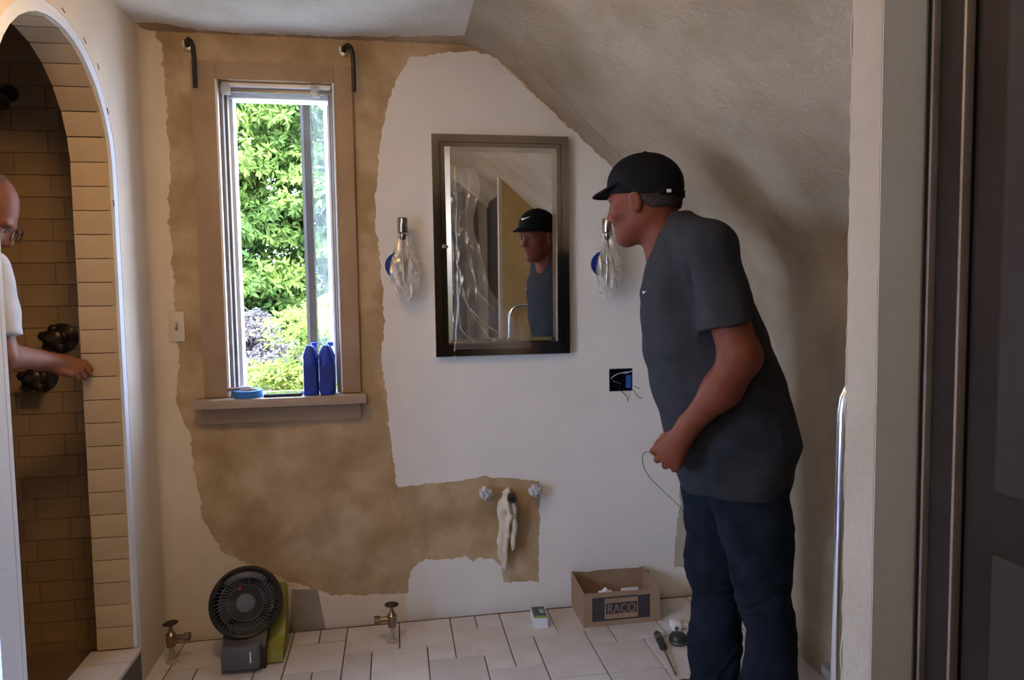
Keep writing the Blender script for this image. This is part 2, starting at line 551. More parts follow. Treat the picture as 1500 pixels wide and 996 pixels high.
# ceiling, slope, knee wall
w = MB().box(-2.05, 0.42, -3.25, 0.14, Hc, Hc + 0.1)
ceil_o = struct(w.build('ceiling', m_ceil))
st = [(-0.86, -0.002), (0.44, -0.002), (0.44, -0.16), (0.36, -0.13), (0.25, -0.085), (0.10, -0.07), (-0.02, -0.045), (-0.15, -0.03), (-0.4, -0.018), (-0.66, -0.03), (-0.78, -0.085), (-0.86, -0.07)]
MB().prism([ragged(st, 0.012, 0.014, 4)], xy(Hc), -0.0008, 0.001).build('tan_stain_patch', m_tan, ceil_o)
xa = 0.65 - (Hc - 2.017) / 0.886
prof = [(xa - 0.10, Hc + 0.001), (xa - 0.05, Hc - 0.008), (xa + 0.02, Hc - 0.032), (xa + 0.09, zs(xa + 0.09)), (XK - 0.14, zs(XK - 0.14)), (XK - 0.07, zs(XK - 0.07) - 0.010), (XK - 0.02, zs(XK - 0.02) - 0.04), (XK + 0.002, zs(XK) - 0.10), (XK + 0.06, zs(XK) - 0.10), (XK + 0.06, zs(XK + 0.06) + 0.14), (xa, Hc + 0.14)]
w = MB().prism([prof], lambda p, t: (p[0], t, p[1]), -3.25, 0.14)
slope_o = struct(w.build('ceiling_slope', m_slope, smooth=True))
sx0, sx1 = xa + 0.10, XK - 0.16
MB().prism([ragged([(sx0, -0.001), (sx1, -0.001), (sx1, -0.15), (sx0 + 0.5, -0.14), (sx0 + 0.2, -0.16), (sx0, -0.18)], 0.012, 0.008, 6)], lambda p, t: (p[0] - t * 0.66, p[1], zs(p[0]) - t * 0.75), -0.001, 0.0008).build('brown_edge_patch', mat('slope_edge', (0.33, 0.26, 0.19), 0.85, col2=(0.38, 0.31, 0.235), scale=5, detail=7, bump=0.4, bscale=70), slope_o)
w = MB().box(XK, XK + 0.1, -1.86, 0.14, -0.05, zs(XK) - 0.098)
struct(w.build('wall_knee', m_slope))

# partition that ends beside the doorway
YP0, YP1 = -1.791, -1.856
XP = 0.68
w = MB().box(XP, 1.5, YP1, YP0, -0.03, 2.2)
wp = struct(w.build('wall_partition', m_stub))
MB().box(XP + 0.012, 1.4, YP0 - 0.001, YP0 + 0.0012, 0, zs(XP) + 0.02).build('yellow_plaster_face', m_yellow, wp)
MB().prism([ragged([(XP, 0.0), (XP + 0.02, 0.0), (XP + 0.02, 2.1), (XP, 2.1)], 0.015, 0.003, 9)], xz(YP0), -0.001, 0.0018).build('plaster_edge', m_stub, wp)
MB().box(XP + 0.001, 0.748, YP1 - 0.0012, YP1 + 0.001, 0, 2.05).build('lightened_side_face', mat('lightened_grey', (0.80, 0.785, 0.77), 0.8, col2=(0.84, 0.825, 0.81), scale=6, bump=0.15, bscale=60), wp)  # grey side face coloured lighter to make up for missing entry light
# right wall of the entry with its dark door
XR = 0.746
w = MB().box(XR + 0.03, XR + 0.12, -3.2, YP1, -0.03, 2.3)
struct(w.build('wall_right', m_dark))
d2 = struct(MB().box(XR + 0.004, XR + 0.04, -1.93, YP1 - 0.001, 0, 2.15, 0.003).build('door_2', m_dark))
MB().box(XR - 0.006, XR + 0.010, -1.8815, -1.8760, 0, 2.1, 0.0024).build('casing_bead', m_edge, d2, smooth=True)  # moulding bead, its edge highlight put into the colour
MB().box(XR - 0.004, XR + 0.010, -1.9345, -1.9290, 0, 2.1, 0.0024).build('casing_bead', m_edge, d2, smooth=True)
MB().box(XR - 0.010, XR + 0.006, -1.895, -1.868, 0.638, 0.672, 0.002).build('strike_plate', mat('aged_metal', (0.12, 0.11, 0.12), 0.35, 0.9), d2)
MB().box(XR + 0.012, XR + 0.04, -2.85, -1.937, 0.0, 2.1).build('leaf', m_dark, d2)
for (z0_, z1_) in ((0.12, 0.95), (1.03, 2.0)):
    MB().box(XR + 0.006, XR + 0.03, -2.75, -1.985, z0_, z1_, 0.006).build('panel', m_darkpanel, d2)
# wall behind the camera with another dark door, seen in the mirror
YR = -3.08
w = MB().box(-0.99, 0.9, YR - 0.1, YR, -0.03, 2.3)
struct(w.build('wall_front', m_stub))
d1 = struct(MB().box(-0.25, 0.60, YR, YR + 0.02, 0, 2.03).build('door_1', m_darkpanel))
MB().box(0.60, 0.685, YR, YR + 0.03, 0, 2.11, 0.004).build('casing', mat('brown_casing', (0.14, 0.095, 0.06), 0.5, col2=(0.17, 0.12, 0.08), scale=6), d1)
MB().box(-0.335, -0.25, YR, YR + 0.03, 0, 2.11, 0.004).build('casing', MATS['brown_casing'], d1)
MB().box(-0.25, 0.60, YR, YR + 0.03, 2.03, 2.11, 0.004).build('casing', MATS['brown_casing'], d1)
MB().box(-0.15, 0.50, YR + 0.015, YR + 0.028, 0.15, 0.95, 0.006).build('panel', m_darkpanel, d1)
MB().box(-0.15, 0.50, YR + 0.015, YR + 0.028, 1.05, 1.93, 0.006).build('panel', m_darkpanel, d1)

# floor: bed + stone tiles in a mixed pattern on a 10 cm module
fl = struct(MB().box(-0.99, XK + 0.05, -3.2, 0.1, -0.08, -0.010).build('floor', m_grout))
GX = lambda i: -0.0105 + 0.0999 * i
GY = lambda j: -0.028 - 0.1025 * j
NI0, NI1, NJ = -9, 15, 18
known = [(-4, 1, 0, 1), (-3, 1, 0, 1), (-4, 2, 1, 2), (-2, 2, 0, 2), (0, 2, 0, 2), (2, 1, 0, 1), (3, 1, 0, 1), (2, 2, 1, 2), (4, 2, 0, 2), (6, 2, 0, 2), (7, 1, 2, 1), (5, 2, 2, 3), (4, 1, 2, 2), (3, 1, 3, 1), (3, 2, 4, 2), (1, 1, 2, 1), (1, 2, 3, 3), (-1, 2, 2, 3), (-2, 1, 2, 2), (-3, 1, 3, 1), (-4, 1, 3, 2), (8, 2, 2, 1), (7, 2, 3, 2), (9, 2, 3, 2), (8, 2, 0, 2), (10, 2, 0, 3), (-5, 1, 2, 2), (-5, 1, 0, 2), (-7, 2, 2, 2), (-8, 1, 2, 2), (-8, 2, 0, 2), (-6, 1, 0, 2), (-9, 1, 0, 2)]
occ = {}
tiles = []
def place(i, wi, j, hj):
    for a in range(i, i + wi):
        for b in range(j, j + hj):
            if (a, b) in occ or b >= NJ or a >= NI1:
                return False
    for a in range(i, i + wi):
        for b in range(j, j + hj):
            occ[(a, b)] = 1
    tiles.append((i, wi, j, hj))
    return True
for k in known:
    place(*k)
rr = random.Random(5)
for j in range(NJ):
    for i in range(NI0, NI1):
        if (i, j) in occ: continue
        opts = [(2, 2), (2, 3), (2, 1), (1, 2), (1, 1)]
        rr.shuffle(opts)
        opts.sort(key=lambda o: -o[0] * o[1] + rr.random() * 4)
        for o in opts:
            if place(i, o[0], j, o[1]): break
tm = {}
for (i, wi, j, hj) in tiles:
    x0_, x1_, y1_, y0_ = GX(i), GX(i + wi), GY(j), GY(j + hj)
    if (wi, hj) not in tm:
        lx, ly = 0.0999 * wi / 2 - 0.002, 0.1025 * hj / 2 - 0.002
        tm[(wi, hj)] = MB().box(-lx, lx, -ly, ly, -0.012, 0.0, 0.0025).build('tile', m_floor, fl)
        o = tm[(wi, hj)]
    else:
        o = copy_obj(tm[(wi, hj)], 'tile', fl, (0, 0, 0))
    o.location = ((x0_ + x1_) / 2, (y0_ + y1_) / 2, random.uniform(-0.0012, 0.0008))
    o.rotation_euler = (random.uniform(-0.002, 0.002), random.uniform(-0.002, 0.002), random.uniform(-0.003, 0.003))

# window with its open casement
wn = struct(MB().box(WIN[0] - 0.004, WIN[0] + 0.012, 0.0, 0.14, WIN[2], WIN[3]).build('window_1', m_frame))   # left jamb is the body
def wpart(name, m, *boxes, b=0.003):
    q = MB()
    for bx in boxes:
        q.box(*bx, b)
    return q.build(name, m, wn, smooth=True)
wpart('jamb', m_frame, (WIN[1] - 0.012, WIN[1] + 0.004, 0.0, 0.14, WIN[2], WIN[3]))
wpart('head', m_whiteframe, (WIN[0], WIN[1], 0.0, 0.14, WIN[3] - 0.014, WIN[3] + 0.004))
wpart('stop', m_frame, (WIN[0] + 0.012, WIN[0] + 0.022, 0.03, 0.06, WIN[2], WIN[3] - 0.014))
wpart('stop', m_whiteframe, (WIN[0] + 0.012, WIN[0] + 0.032, 0.075, 0.13, WIN[2], WIN[3] - 0.014))
wpart('stop', m_frame, (WIN[1] - 0.022, WIN[1] - 0.012, 0.03, 0.06, WIN[2], WIN[3] - 0.014))
wpart('stop', m_whiteframe, (WIN[0] + 0.012, WIN[1] - 0.012, 0.06, 0.13, WIN[3] - 0.040, WIN[3] - 0.014))
wpart('screen_track', mat('track_metal', (0.22, 0.2, 0.19), 0.4, 0.6), (WIN[0] + 0.012, WIN[1] - 0.012, 0.012, 0.024, WIN[3] - 0.030, WIN[3] - 0.016), b=0.002)
m_clip = mat('clear_plastic_clip', (0.75, 0.77, 0.78), 0.15, trans=0.6, spec=0.7)
for x in (-0.588, -0.270):
    q = MB().box(x - 0.016, x + 0.016, -0.012, 0.006, WIN[3] - 0.045, WIN[3] - 0.006, 0.003)
    q.box(x - 0.010, x + 0.012, -0.022, -0.010, WIN[3] - 0.050, WIN[3] - 0.022, 0.003)
    q.build('screen_clip', m_clip, wn, smooth=True)
wpart('casing', m_trim, (-0.704, WIN[0] - 0.006, -0.022, 0.0, 0.925, 2.154))
wpart('casing', m_trim, (WIN[1] + 0.006, -0.133, -0.022, 0.0, 0.925, 2.154))
wpart('casing', m_trim, (WIN[0] - 0.006, WIN[1] + 0.006, -0.022, 0.0, WIN[3] + 0.005, 2.154))
wpart('casing_bead', m_whiteframe, (WIN[0] - 0.008, WIN[0] + 0.001, -0.026, -0.004, 0.925, WIN[3] + 0.004), (WIN[1] - 0.001, WIN[1] + 0.006, -0.026, -0.004, 0.925, WIN[3] + 0.004))
wpart('stool', m_sill, (-0.735, -0.112, -0.075, 0.0, 0.888, 0.922), (WIN[0], WIN[1], -0.01, 0.14, 0.888, 0.922), b=0.005)
wpart('apron', m_trim, (-0.715, -0.135, -0.026, 0.0, 0.826, 0.888))
# casement sash, hinged at right, swung out
hx, hy, al = WIN[1] - 0.02, 0.135, math.radians(114)
def sash(p):
    # p = (u along sash from hinge, v thickness, z)
    dx, dy = -math.cos(PI - al), math.sin(PI - al)
    return (hx + dx * p[0] - dy * p[1] * -1, hy + dy * p[0] + dx * p[1] * -1, p[2])
def sbox(u0, u1, v0, v1, z0, z1):
    q = MB().box(u0, u1, v0, v1, z0, z1, 0.003)
    q.v = [sash(p) for p in q.v]
    return q
SW = 0.345
sroot = sbox(SW - 0.045, SW, -0.018, 0.018, 0.945, 2.16).build('sash', mat('sash_wood', (0.035, 0.029, 0.026), 0.9, spec=0.05, col2=(0.045, 0.038, 0.034), scale=9), wn)
sbox(0, 0.04, -0.018, 0.018, 0.945, 2.16).build('stile', m_whiteframe, sroot)
sbox(0.04, SW - 0.045, -0.018, 0.018, 2.12, 2.16).build('rail', m_whiteframe, sroot)
sbox(0.04, SW - 0.045, -0.018, 0.018, 0.945, 1.0).build('rail', m_whiteframe, sroot)
sbox(0.04, SW - 0.045, -0.003, 0.003, 1.0, 2.12).build('pane', film_mat('pane_glass', 0.012, (1, 1, 1), 0.02), sroot)
# added unseen alcove, shaped to steer its window's daylight onto the back wall
XA = -1.80
WS = (-2.50, -1.45, 0.75, 1.65)
w = MB()
w.box(XA - 0.1, XA, -2.6, WS[0], -0.05, 2.3).box(XA - 0.1, XA, WS[1], -1.10, -0.05, 2.3).box(XA - 0.1, XA, WS[0], WS[1], -0.05, WS[2]).box(XA - 0.1, XA, WS[0], WS[1], WS[3], 2.3)
w.box(XA, XT + 0.001, -2.65, -2.55, -0.05, 2.3).box(XA, XT, -1.115, -1.10, -0.05, 2.3)
struct(w.build('wall_added_alcove', m_lwhite))
struct(MB().box(XA, XT + 0.002, -2.6, -1.10, -0.06, 0.0).build('floor_added_alcove', m_lwhite))
w2 = struct(MB().box(XA - 0.1, XA + 0.02, WS[0] - 0.06, WS[0], WS[2] - 0.06, WS[3] + 0.06, 0.004).build('window_2', m_trim))
MB().box(XA - 0.1, XA + 0.02, WS[1], WS[1] + 0.06, WS[2] - 0.06, WS[3] + 0.06, 0.004).build('casing', m_trim, w2)
MB().box(XA - 0.1, XA + 0.02, WS[0], WS[1], WS[3], WS[3] + 0.06, 0.004).build('casing', m_trim, w2)
MB().box(XA - 0.1, XA + 0.05, WS[0], WS[1], WS[2] - 0.04, WS[2], 0.004).build('sill', m_sill, w2)
MB().box(XA - 0.06, XA - 0.03, -1.97, -1.93, WS[2], WS[3], 0.003).build('mullion', m_whiteframe, w2)
for (a, b) in ((WS[0], -1.97), (-1.93, WS[1])):
    MB().box(XA - 0.047, XA - 0.043, a, b, WS[2], WS[3]).build('pane', MATS['pane_glass'], w2)

# ================================================================== things
m_nickel = mat('polished_nickel', (0.36, 0.31, 0.25), 0.14, 1.0)
m_chrome = mat('chrome_tube', (0.72, 0.74, 0.78), 0.18, 1.0)
m_brass = mat('aged_brass', (0.34, 0.25, 0.16), 0.3, 1.0, col2=(0.26, 0.19, 0.13), scale=30)
m_bronze = mat('dark_bronze', (0.045, 0.032, 0.026), 0.35, 0.6, col2=(0.07, 0.05, 0.04), scale=30)
m_iron = mat('dark_iron', (0.045, 0.038, 0.033), 0.5, 0.7)
m_mirror = mat('mirror_glass', (0.86, 0.86, 0.84), 0.015, 1.0)
m_black = mat('black_plastic', (0.018, 0.017, 0.018), 0.45, col2=(0.028, 0.026, 0.027), scale=12)
m_grey = mat('dark_grey_plastic', (0.085, 0.08, 0.088), 0.4, col2=(0.11, 0.105, 0.115), scale=10)
m_lime = mat('yellow_green_plastic', (0.26, 0.25, 0.03), 0.5, col2=(0.22, 0.21, 0.03), scale=10)
m_ivory = mat('ivory_plastic', (0.62, 0.55, 0.43), 0.4)
m_wplastic = mat('white_plastic', (0.72, 0.72, 0.74), 0.4)
m_blue = mat('blue_plastic', (0.012, 0.045, 0.40), 0.35, col2=(0.016, 0.06, 0.48), scale=10)
m_bluetape = mat('blue_tape', (0.03, 0.16, 0.50), 0.55, col2=(0.04, 0.2, 0.58), scale=20)
m_navy = mat('blue_pad', (0.008, 0.022, 0.22), 0.45)
m_boxin = mat('dark_blue_box', (0.004, 0.008, 0.045), 0.5)
m_card = mat('cardboard', (0.29, 0.185, 0.115), 0.85, col2=(0.34, 0.225, 0.145), scale=6, detail=6, bump=0.1, bscale=60)
m_ink = mat('black_ink', (0.035, 0.032, 0.04), 0.7, col2=(0.05, 0.045, 0.05), scale=20)
m_rag = mat('cotton_rag', (0.62, 0.54, 0.43), 0.9, col2=(0.68, 0.61, 0.50), scale=15, bump=0.2, bscale=120, sheen=0.2)
m_film = film_mat('clear_film', 0.16, (0.95, 0.95, 0.95), 0.18, 0.35)
m_crease = film_mat('film_crease', 0.40, (1, 0.97, 0.92), 0.12, 0.15)
m_bag = film_mat('clear_bag', 0.36, (0.85, 0.81, 0.75), 0.3, 0.62)

# medicine cabinet with mirror door
cab = thing('medicine_cabinet', (0.4265, 0, 1.053), 'polished nickel framed mirror cabinet on the white painted wall', 'cabinet')
x0, x1, z0, z1 = 0.158, 0.695, 1.053, 1.910
def rect(a, b, c, d):
    return [(a, c), (b, c), (b, d), (a, d)]
fwid = 0.029
MB().prism([rect(x0, x1, z0, z1), rect(x0 + fwid, x1 - fwid, z0 + fwid, z1 - fwid)], xz(0), -0.034, -0.0005).build('surround_frame', m_nickel, cab)
MB().prism([rect(x0 + .004, x1 - .004, z0 + .004, z1 - .004)], xz(0), -0.018, -0.001).build('cabinet_body', m_black, cab)
a, b, c, d = x0 + fwid + 0.0025, x1 - fwid - 0.0025, z0 + fwid + 0.0025, z1 - fwid - 0.0025
dw = 0.0165
door = MB().prism([rect(a, b, c, d), rect(a + dw, b - dw, c + dw, d - dw)], xz(0), -0.036, -0.020).build('door_frame', m_nickel, cab)
a, b, c, d = a + dw, b - dw, c + dw, d - dw
bv = 0.020
def mz(x, z, y):      # mirror pane hangs a hair out of plumb
    return (x, y - (z - c) * 0.016, z)
q = MB()
o_ = [mz(*p, -0.024) for p in rect(a, b, c, d)]
i_ = [mz(*p, -0.0285) for p in rect(a + bv, b - bv, c + bv, d - bv)]
q.add(o_ + i_, [(4, 5, 6, 7), (0, 1, 5, 4), (1, 2, 6, 5), (2, 3, 7, 6), (3, 0, 4, 7)])
q.build('mirror_pane', m_mirror, door)
q = MB().lathe([(0.003, 0), (0.003, 0.012), (0.0065, 0.016), (0.007, 0.021), (0.004, 0.025), (0.0, 0.0255)], (0.1975, -0.036, 1.481), (0, -1, 0), 14)
q.build('knob', m_chrome, door, smooth=True)
# protective plastic film with creases on the lower left of the pane
q = MB()
nx, nz = 22, 40
fv = []
for j in range(nz + 1):
    z = c - 0.02 + (d - c - 0.06) * j / nz
    wd_ = 0.10 + 0.20 * max(0, 1 - (z - c) / 0.35) ** 1.2 + 0.015 * math.sin(z * 23)
    for i in range(nx + 1):
        x = a + 0.02 + wd_ * i / nx
        y = -0.046 - 0.006 * abs(mnoise.noise(Vector((x * 28, z * 9, 2)))) - 0.004 * mnoise.noise(Vector((x * 60, z * 40, 4)))
        fv.append((x, y, z))
ff = [(j * (nx + 1) + i, j * (nx + 1) + i + 1, (j + 1) * (nx + 1) + i + 1, (j + 1) * (nx + 1) + i) for j in range(nz) for i in range(nx)]
film = q.add(fv, ff).build('protective_film', m_film, cab, smooth='all')
q = MB()
for pts in ([(0.246, 1.79), (0.243, 1.74), (0.249, 1.66), (0.244, 1.55), (0.247, 1.46), (0.252, 1.41)],
            [(0.252, 1.41), (0.262, 1.33), (0.285, 1.25)], [(0.247, 1.44), (0.245, 1.33), (0.243, 1.22), (0.234, 1.12), (0.226, 1.06)],
            [(0.262, 1.30), (0.305, 1.21), (0.35, 1.15), (0.385, 1.105)], [(0.25, 1.17), (0.28, 1.13), (0.31, 1.105)],
            [(0.29, 1.24), (0.36, 1.17), (0.43, 1.13)], [(0.30, 1.40), (0.33, 1.30), (0.40, 1.22)], [(0.226, 1.06), (0.24, 1.045)], [(0.25, 1.30), (0.247, 1.22), (0.26, 1.15)]):
    P = []
    for k in range(len(pts) - 1):
        for t in range(6):
            u = t / 6
            x = pts[k][0] * (1 - u) + pts[k + 1][0] * u + random.uniform(-1, 1) * 0.0012
            z = pts[k][1] * (1 - u) + pts[k + 1][1] * u
            P.append((x, -0.052 + random.uniform(-1, 1) * 0.001, z))
    q.tube(P, [0.0014 * (0.5 + random.random()) for _ in P], 5)
q.build('crease', m_crease, film, smooth='all')

# wall sconces wrapped in plastic
def sconce(xc, lab):
    zc = 1.40
    t = thing('wall_sconce', (xc, 0, 1.33), lab, 'light fixture', 'wrapped sconces beside the mirror')
    MB().lathe([(0.0, 0), (0.045, 0), (0.045, 0.006), (0.036, 0.012), (0.0, 0.014)], (xc, -0.0012, zc + 0.005), (0, -1, 0), 28).build('backplate', m_nickel, t, smooth=True)
    MB().tube([(xc, -0.012, zc + 0.01), (xc, -0.05, zc + 0.005), (xc, -0.078, zc + 0.02)], 0.007, 10).build('arm', m_nickel, t, smooth=True)
    MB().lathe([(0.004, -0.075), (0.004, -0.06), (0.010, -0.055), (0.011, -0.03), (0.0085, 0.0), (0.0085, 0.10), (0.012, 0.105), (0.013, 0.125), (0.0185, 0.130), (0.0195, 0.135), (0.0195, 0.183), (0.017, 0.186), (0.0, 0.184)], (xc, -0.08, zc), (0, 0, 1), 20).build('stem', m_nickel, t, smooth=True)
    # crescent of a blue pad showing past the wrap
    q = MB()
    out_, in_ = [], []
    for k in range(13):
        an = math.radians(118 + 105 * k / 12)
        wk = 0.019 * math.sin(PI * k / 12)
        out_.append((xc + 0.006 + 0.075 * math.cos(an), zc + 0.006 + 0.058 * math.sin(an)))
        in_.append((xc + 0.006 + (0.075 - wk - 0.001) * math.cos(an), zc + 0.006 + (0.058 - wk - 0.001) * math.sin(an)))
    q.prism([out_ + in_[::-1]], xz(-0.090), -0.006, 0.006).build('blue_pad', m_navy, t)
    # crumpled clear bag
    prof = [(0.014, 0.15), (0.020, 0.12), (0.028, 0.09), (0.040, 0.05), (0.048, 0.015), (0.050, -0.02), (0.044, -0.06), (0.032, -0.10), (0.014, -0.125), (0.0, -0.13)]
    q = MB()
    n = 30
    v, f = [], []
    for i, (r, h) in enumerate(prof):
        for k in range(n):
            an = 2 * PI * k / n
            rr_ = r * (1 + 0.55 * mnoise.noise(Vector((math.cos(an) * 2.2, math.sin(an) * 2.2, h * 30 + xc * 9))) + 0.40 * mnoise.noise(Vector((math.cos(an) * 7, math.sin(an) * 7, h * 80 + xc * 5))))
            v.append((xc + 0.004 + rr_ * 1.05 * math.cos(an), -0.068 + rr_ * 0.85 * math.sin(an), zc + h))
    for i in range(len(prof) - 1):
        for k in range(n):
            f.append((i * n + k, i * n + (k + 1) % n, (i + 1) * n + (k + 1) % n, (i + 1) * n + k))
    q.add(v, f).build('plastic_bag', m_bag, t)
    return t
sconce(0.040, 'plastic wrapped nickel wall sconce between window and mirror')
sconce(0.838, 'plastic wrapped nickel wall sconce between mirror and the man in the cap')

# light switch by the window
sw = thing('light_switch', (-0.7935, 0, 1.136), 'ivory toggle light switch on the wall beside the window casing', 'switch')
MB().box(-0.821, -0.766, -0.0075, -0.001, 1.136, 1.247, 0.003).build('cover_plate', m_ivory, sw, smooth=True)
MB().box(-0.7985, -0.7885, -0.009, -0.005, 1.178, 1.206, 0.001).build('toggle_slot', mat('slot_shadow_plastic', (0.2, 0.17, 0.13), 0.6), sw)
MB().box(-0.797, -0.790, -0.017, -0.006, 1.190, 1.203, 0.002).build('toggle', m_ivory, sw)

# curtain brackets
def bracket(x, z, lab):
    t = thing('curtain_bracket', (x, 0, z - 0.14), lab, 'bracket', 'iron curtain brackets above the window')
    MB().lathe([(0, 0), (0.020, 0), (0.020, 0.006), (0.012, 0.010), (0, 0.011)], (x, 0, z), (0, -1, 0), 20).build('wall_plate', mat('plate_metal', (0.35, 0.31, 0.25), 0.3, 0.8), t, smooth=True)
    P = [(x, -0.008, z), (x + 0.005, -0.035, z + 0.006), (x + 0.018, -0.058, z + 0.006), (x + 0.028, -0.068, z - 0.004), (x + 0.034, -0.07, z - 0.025), (x + 0.036, -0.07, z - 0.06), (x + 0.036, -0.07, z - 0.165)]
    MB().tube(P, 0.0085, 8).build('hook_arm', m_iron, t, smooth=True)
    MB().ell((x - 0.013, -0.012, z + 0.004), (0.005, 0.005, 0.013), 10, 8).build('anchor', m_wplastic, t, smooth='all')
bracket(-0.712, 2.208, 'dark iron curtain bracket at the window corner towards the shower')
bracket(-0.160, 2.212, 'dark iron curtain bracket at the window corner towards the mirror')

# things on the window sill
ZSI = 0.9222
tp = thing('tape_roll', (-0.548, -0.02, ZSI), 'roll of blue painters tape lying on the window sill', 'tape')
MB().lathe([(0.036, 0), (0.052, 0), (0.052, 0.026), (0.036, 0.026), (0.036, 0)], (-0.548, -0.02, ZSI), (0, 0, 1), 32).build('tape_winding', m_bluetape, tp, smooth=True)
MB().lathe([(0.034, 0.0003), (0.0362, 0.0003), (0.0362, 0.0257), (0.034, 0.0257), (0.034, 0.0003)], (-0.548, -0.02, ZSI), (0, 0, 1), 32).build('core', m_card, tp, smooth=True)
nb = thing('paint_brush', (-0.57, -0.03, ZSI + 0.027), 'small whitish brush resting on the blue tape roll', 'brush')
MB().cyl((-0.618, -0.045, ZSI + 0.034), (-0.575, -0.035, ZSI + 0.034), 0.0075, 0.006, 12).build('handle', mat('brush_handle', (0.20, 0.14, 0.11), 0.5), nb, smooth=True)
MB().ell((-0.556, -0.030, ZSI + 0.036), (0.024, 0.012, 0.0095), 16, 10, 0.15).build('bristles', mat('pale_bristle', (0.5, 0.55, 0.6), 0.8), nb, smooth='all')
ph = thing('phone', (-0.418, -0.02, ZSI), 'black phone lying flat on the sill beside blue bottles', 'phone')
MB().box(-0.488, -0.352, -0.055, 0.025, ZSI, ZSI + 0.012, 0.004).build('case', m_black, ph, smooth=True)
MB().box(-0.480, -0.360, -0.049, 0.019, ZSI + 0.0118, ZSI + 0.0126).build('screen', mat('dark_screen', (0.01, 0.02, 0.025), 0.08), ph)

def jug(xc, yc, lab):
    t = thing('bottle', (xc, yc, ZSI), lab, 'bottle', 'blue bottles on the sill')
    W_, D_ = 0.029, 0.043
    secs = [(0.0, 0.90), (0.004, 0.98), (0.012, 1.0), (0.110, 1.0), (0.135, 0.97), (0.150, 0.86), (0.165, 0.70), (0.176, 0.56), (0.184, 0.46), (0.188, 0.36)]
    v, f = [], []
    n = 28
    for i, (h, s_) in enumerate(secs):
        for k in range(n):
            an = 2 * PI * k / n
            cx, sy = math.cos(an), math.sin(an)
            e = 0.55
            px_ = math.copysign(abs(cx) ** e, cx) * W_ * (s_ if h > 0.12 else s_)
            py_ = math.copysign(abs(sy) ** e, sy) * D_ * (0.5 + 0.5 * s_)
            v.append((xc + px_ - (0.004 if h > 0.14 else 0), yc + py_, ZSI + h))
    for i in range(len(secs) - 1):
        for k in range(n):
            f.append((i * n + k, i * n + (k + 1) % n, (i + 1) * n + (k + 1) % n, (i + 1) * n + k))
    f.append(tuple(range(n))[::-1])
    f.append(tuple((len(secs) - 1) * n + k for k in range(n)))
    MB().add(v, f).build('body', m_blue, t, smooth=True)
    P = [(xc + 0.004, yc - 0.01, ZSI + 0.184), (xc + 0.013, yc - 0.02, ZSI + 0.180), (xc + 0.020, yc - 0.024, ZSI + 0.166), (xc + 0.026, yc - 0.02, ZSI + 0.146), (xc + 0.024, yc - 0.012, ZSI + 0.13)]
    MB().tube(P, 0.0062, 10).build('handle', mat('blue_handle', (0.05, 0.13, 0.6), 0.3), t, smooth='all')
    MB().lathe([(0.012, 0), (0.0125, 0.003), (0.0125, 0.014), (0.011, 0.016), (0, 0.016)], (xc + 0.012, yc + 0.018, ZSI + 0.182), (0, 0, 1), 20).build('cap', MATS['blue_handle'], t, smooth=True)
    MB().box(xc - 0.022, xc + 0.022, yc - D_ - 0.0008, yc - D_ + 0.001, ZSI + 0.02, ZSI + 0.112, 0.0).build('paper_label', mat('navy_label', (0.012, 0.03, 0.24), 0.5, col2=(0.014, 0.035, 0.30), scale=40), t)
jug(-0.3175, -0.012, 'blue plastic handled bottle on the sill beside the phone')
jug(-0.2570, -0.012, 'blue plastic handled bottle on the sill against the window jamb')

# open switch box with loose wires
eb = thing('electrical_box', (0.918, 0, 0.886), 'open blue electrical box with loose wires in the white wall', 'electrical box')
q = MB().prism([rect(GANG[0] + .0005, GANG[1] - .0005, GANG[2] + .0005, GANG[3] - .0005), rect(GANG[0] + .004, GANG[1] - .004, GANG[2] + .004, GANG[3] - .004)], xz(0), -0.002, 0.075)
q.box(GANG[0] + .0005, GANG[1] - .0005, 0.072, 0.076, GANG[2] + .0005, GANG[3] - .0005).build('shell', m_boxin, eb)
MB().box(GANG[1] - .024, GANG[1] - .004, 0.004, 0.012, GANG[2] + 0.012, GANG[3] - 0.03).build('bracket_ear', mat('box_blue', (0.03, 0.10, 0.38), 0.5), eb)
for (P, m_) in (([(0.94, 0.03, 0.962), (0.957, 0.006, 0.963), (0.965, -0.004, 0.968)], m_wplastic), ([(0.90, 0.05, 0.93), (0.876, 0.004, 0.94), (0.895, 0.002, 0.953), (0.92, 0.006, 0.961), (0.945, 0.003, 0.960), (0.966, -0.003, 0.969)], m_wplastic),
              ([(0.88, 0.03, 0.930), (0.888, -0.002, 0.928), (0.915, -0.004, 0.918), (0.917, 0.01, 0.905)], mat('copper_wire', (0.45, 0.26, 0.16), 0.3, 0.9)),
              ([(0.905, 0.03, 0.905), (0.912, -0.003, 0.893), (0.928, -0.012, 0.876), (0.942, -0.014, 0.862), (0.946, -0.013, 0.842)], m_black),
              ([(0.96, 0.02, 0.905), (0.972, -0.004, 0.888), (0.985, -0.006, 0.865), (1.0, -0.006, 0.852), (1.012, -0.005, 0.856)], mat('grey_wire', (0.3, 0.29, 0.29), 0.5)),
              ([(0.96, 0.02, 0.915), (0.975, -0.004, 0.905), (0.998, -0.005, 0.893)], MATS['grey_wire'])):
    MB().tube(P, 0.0016, 6).build('wire', m_, eb, smooth='all')

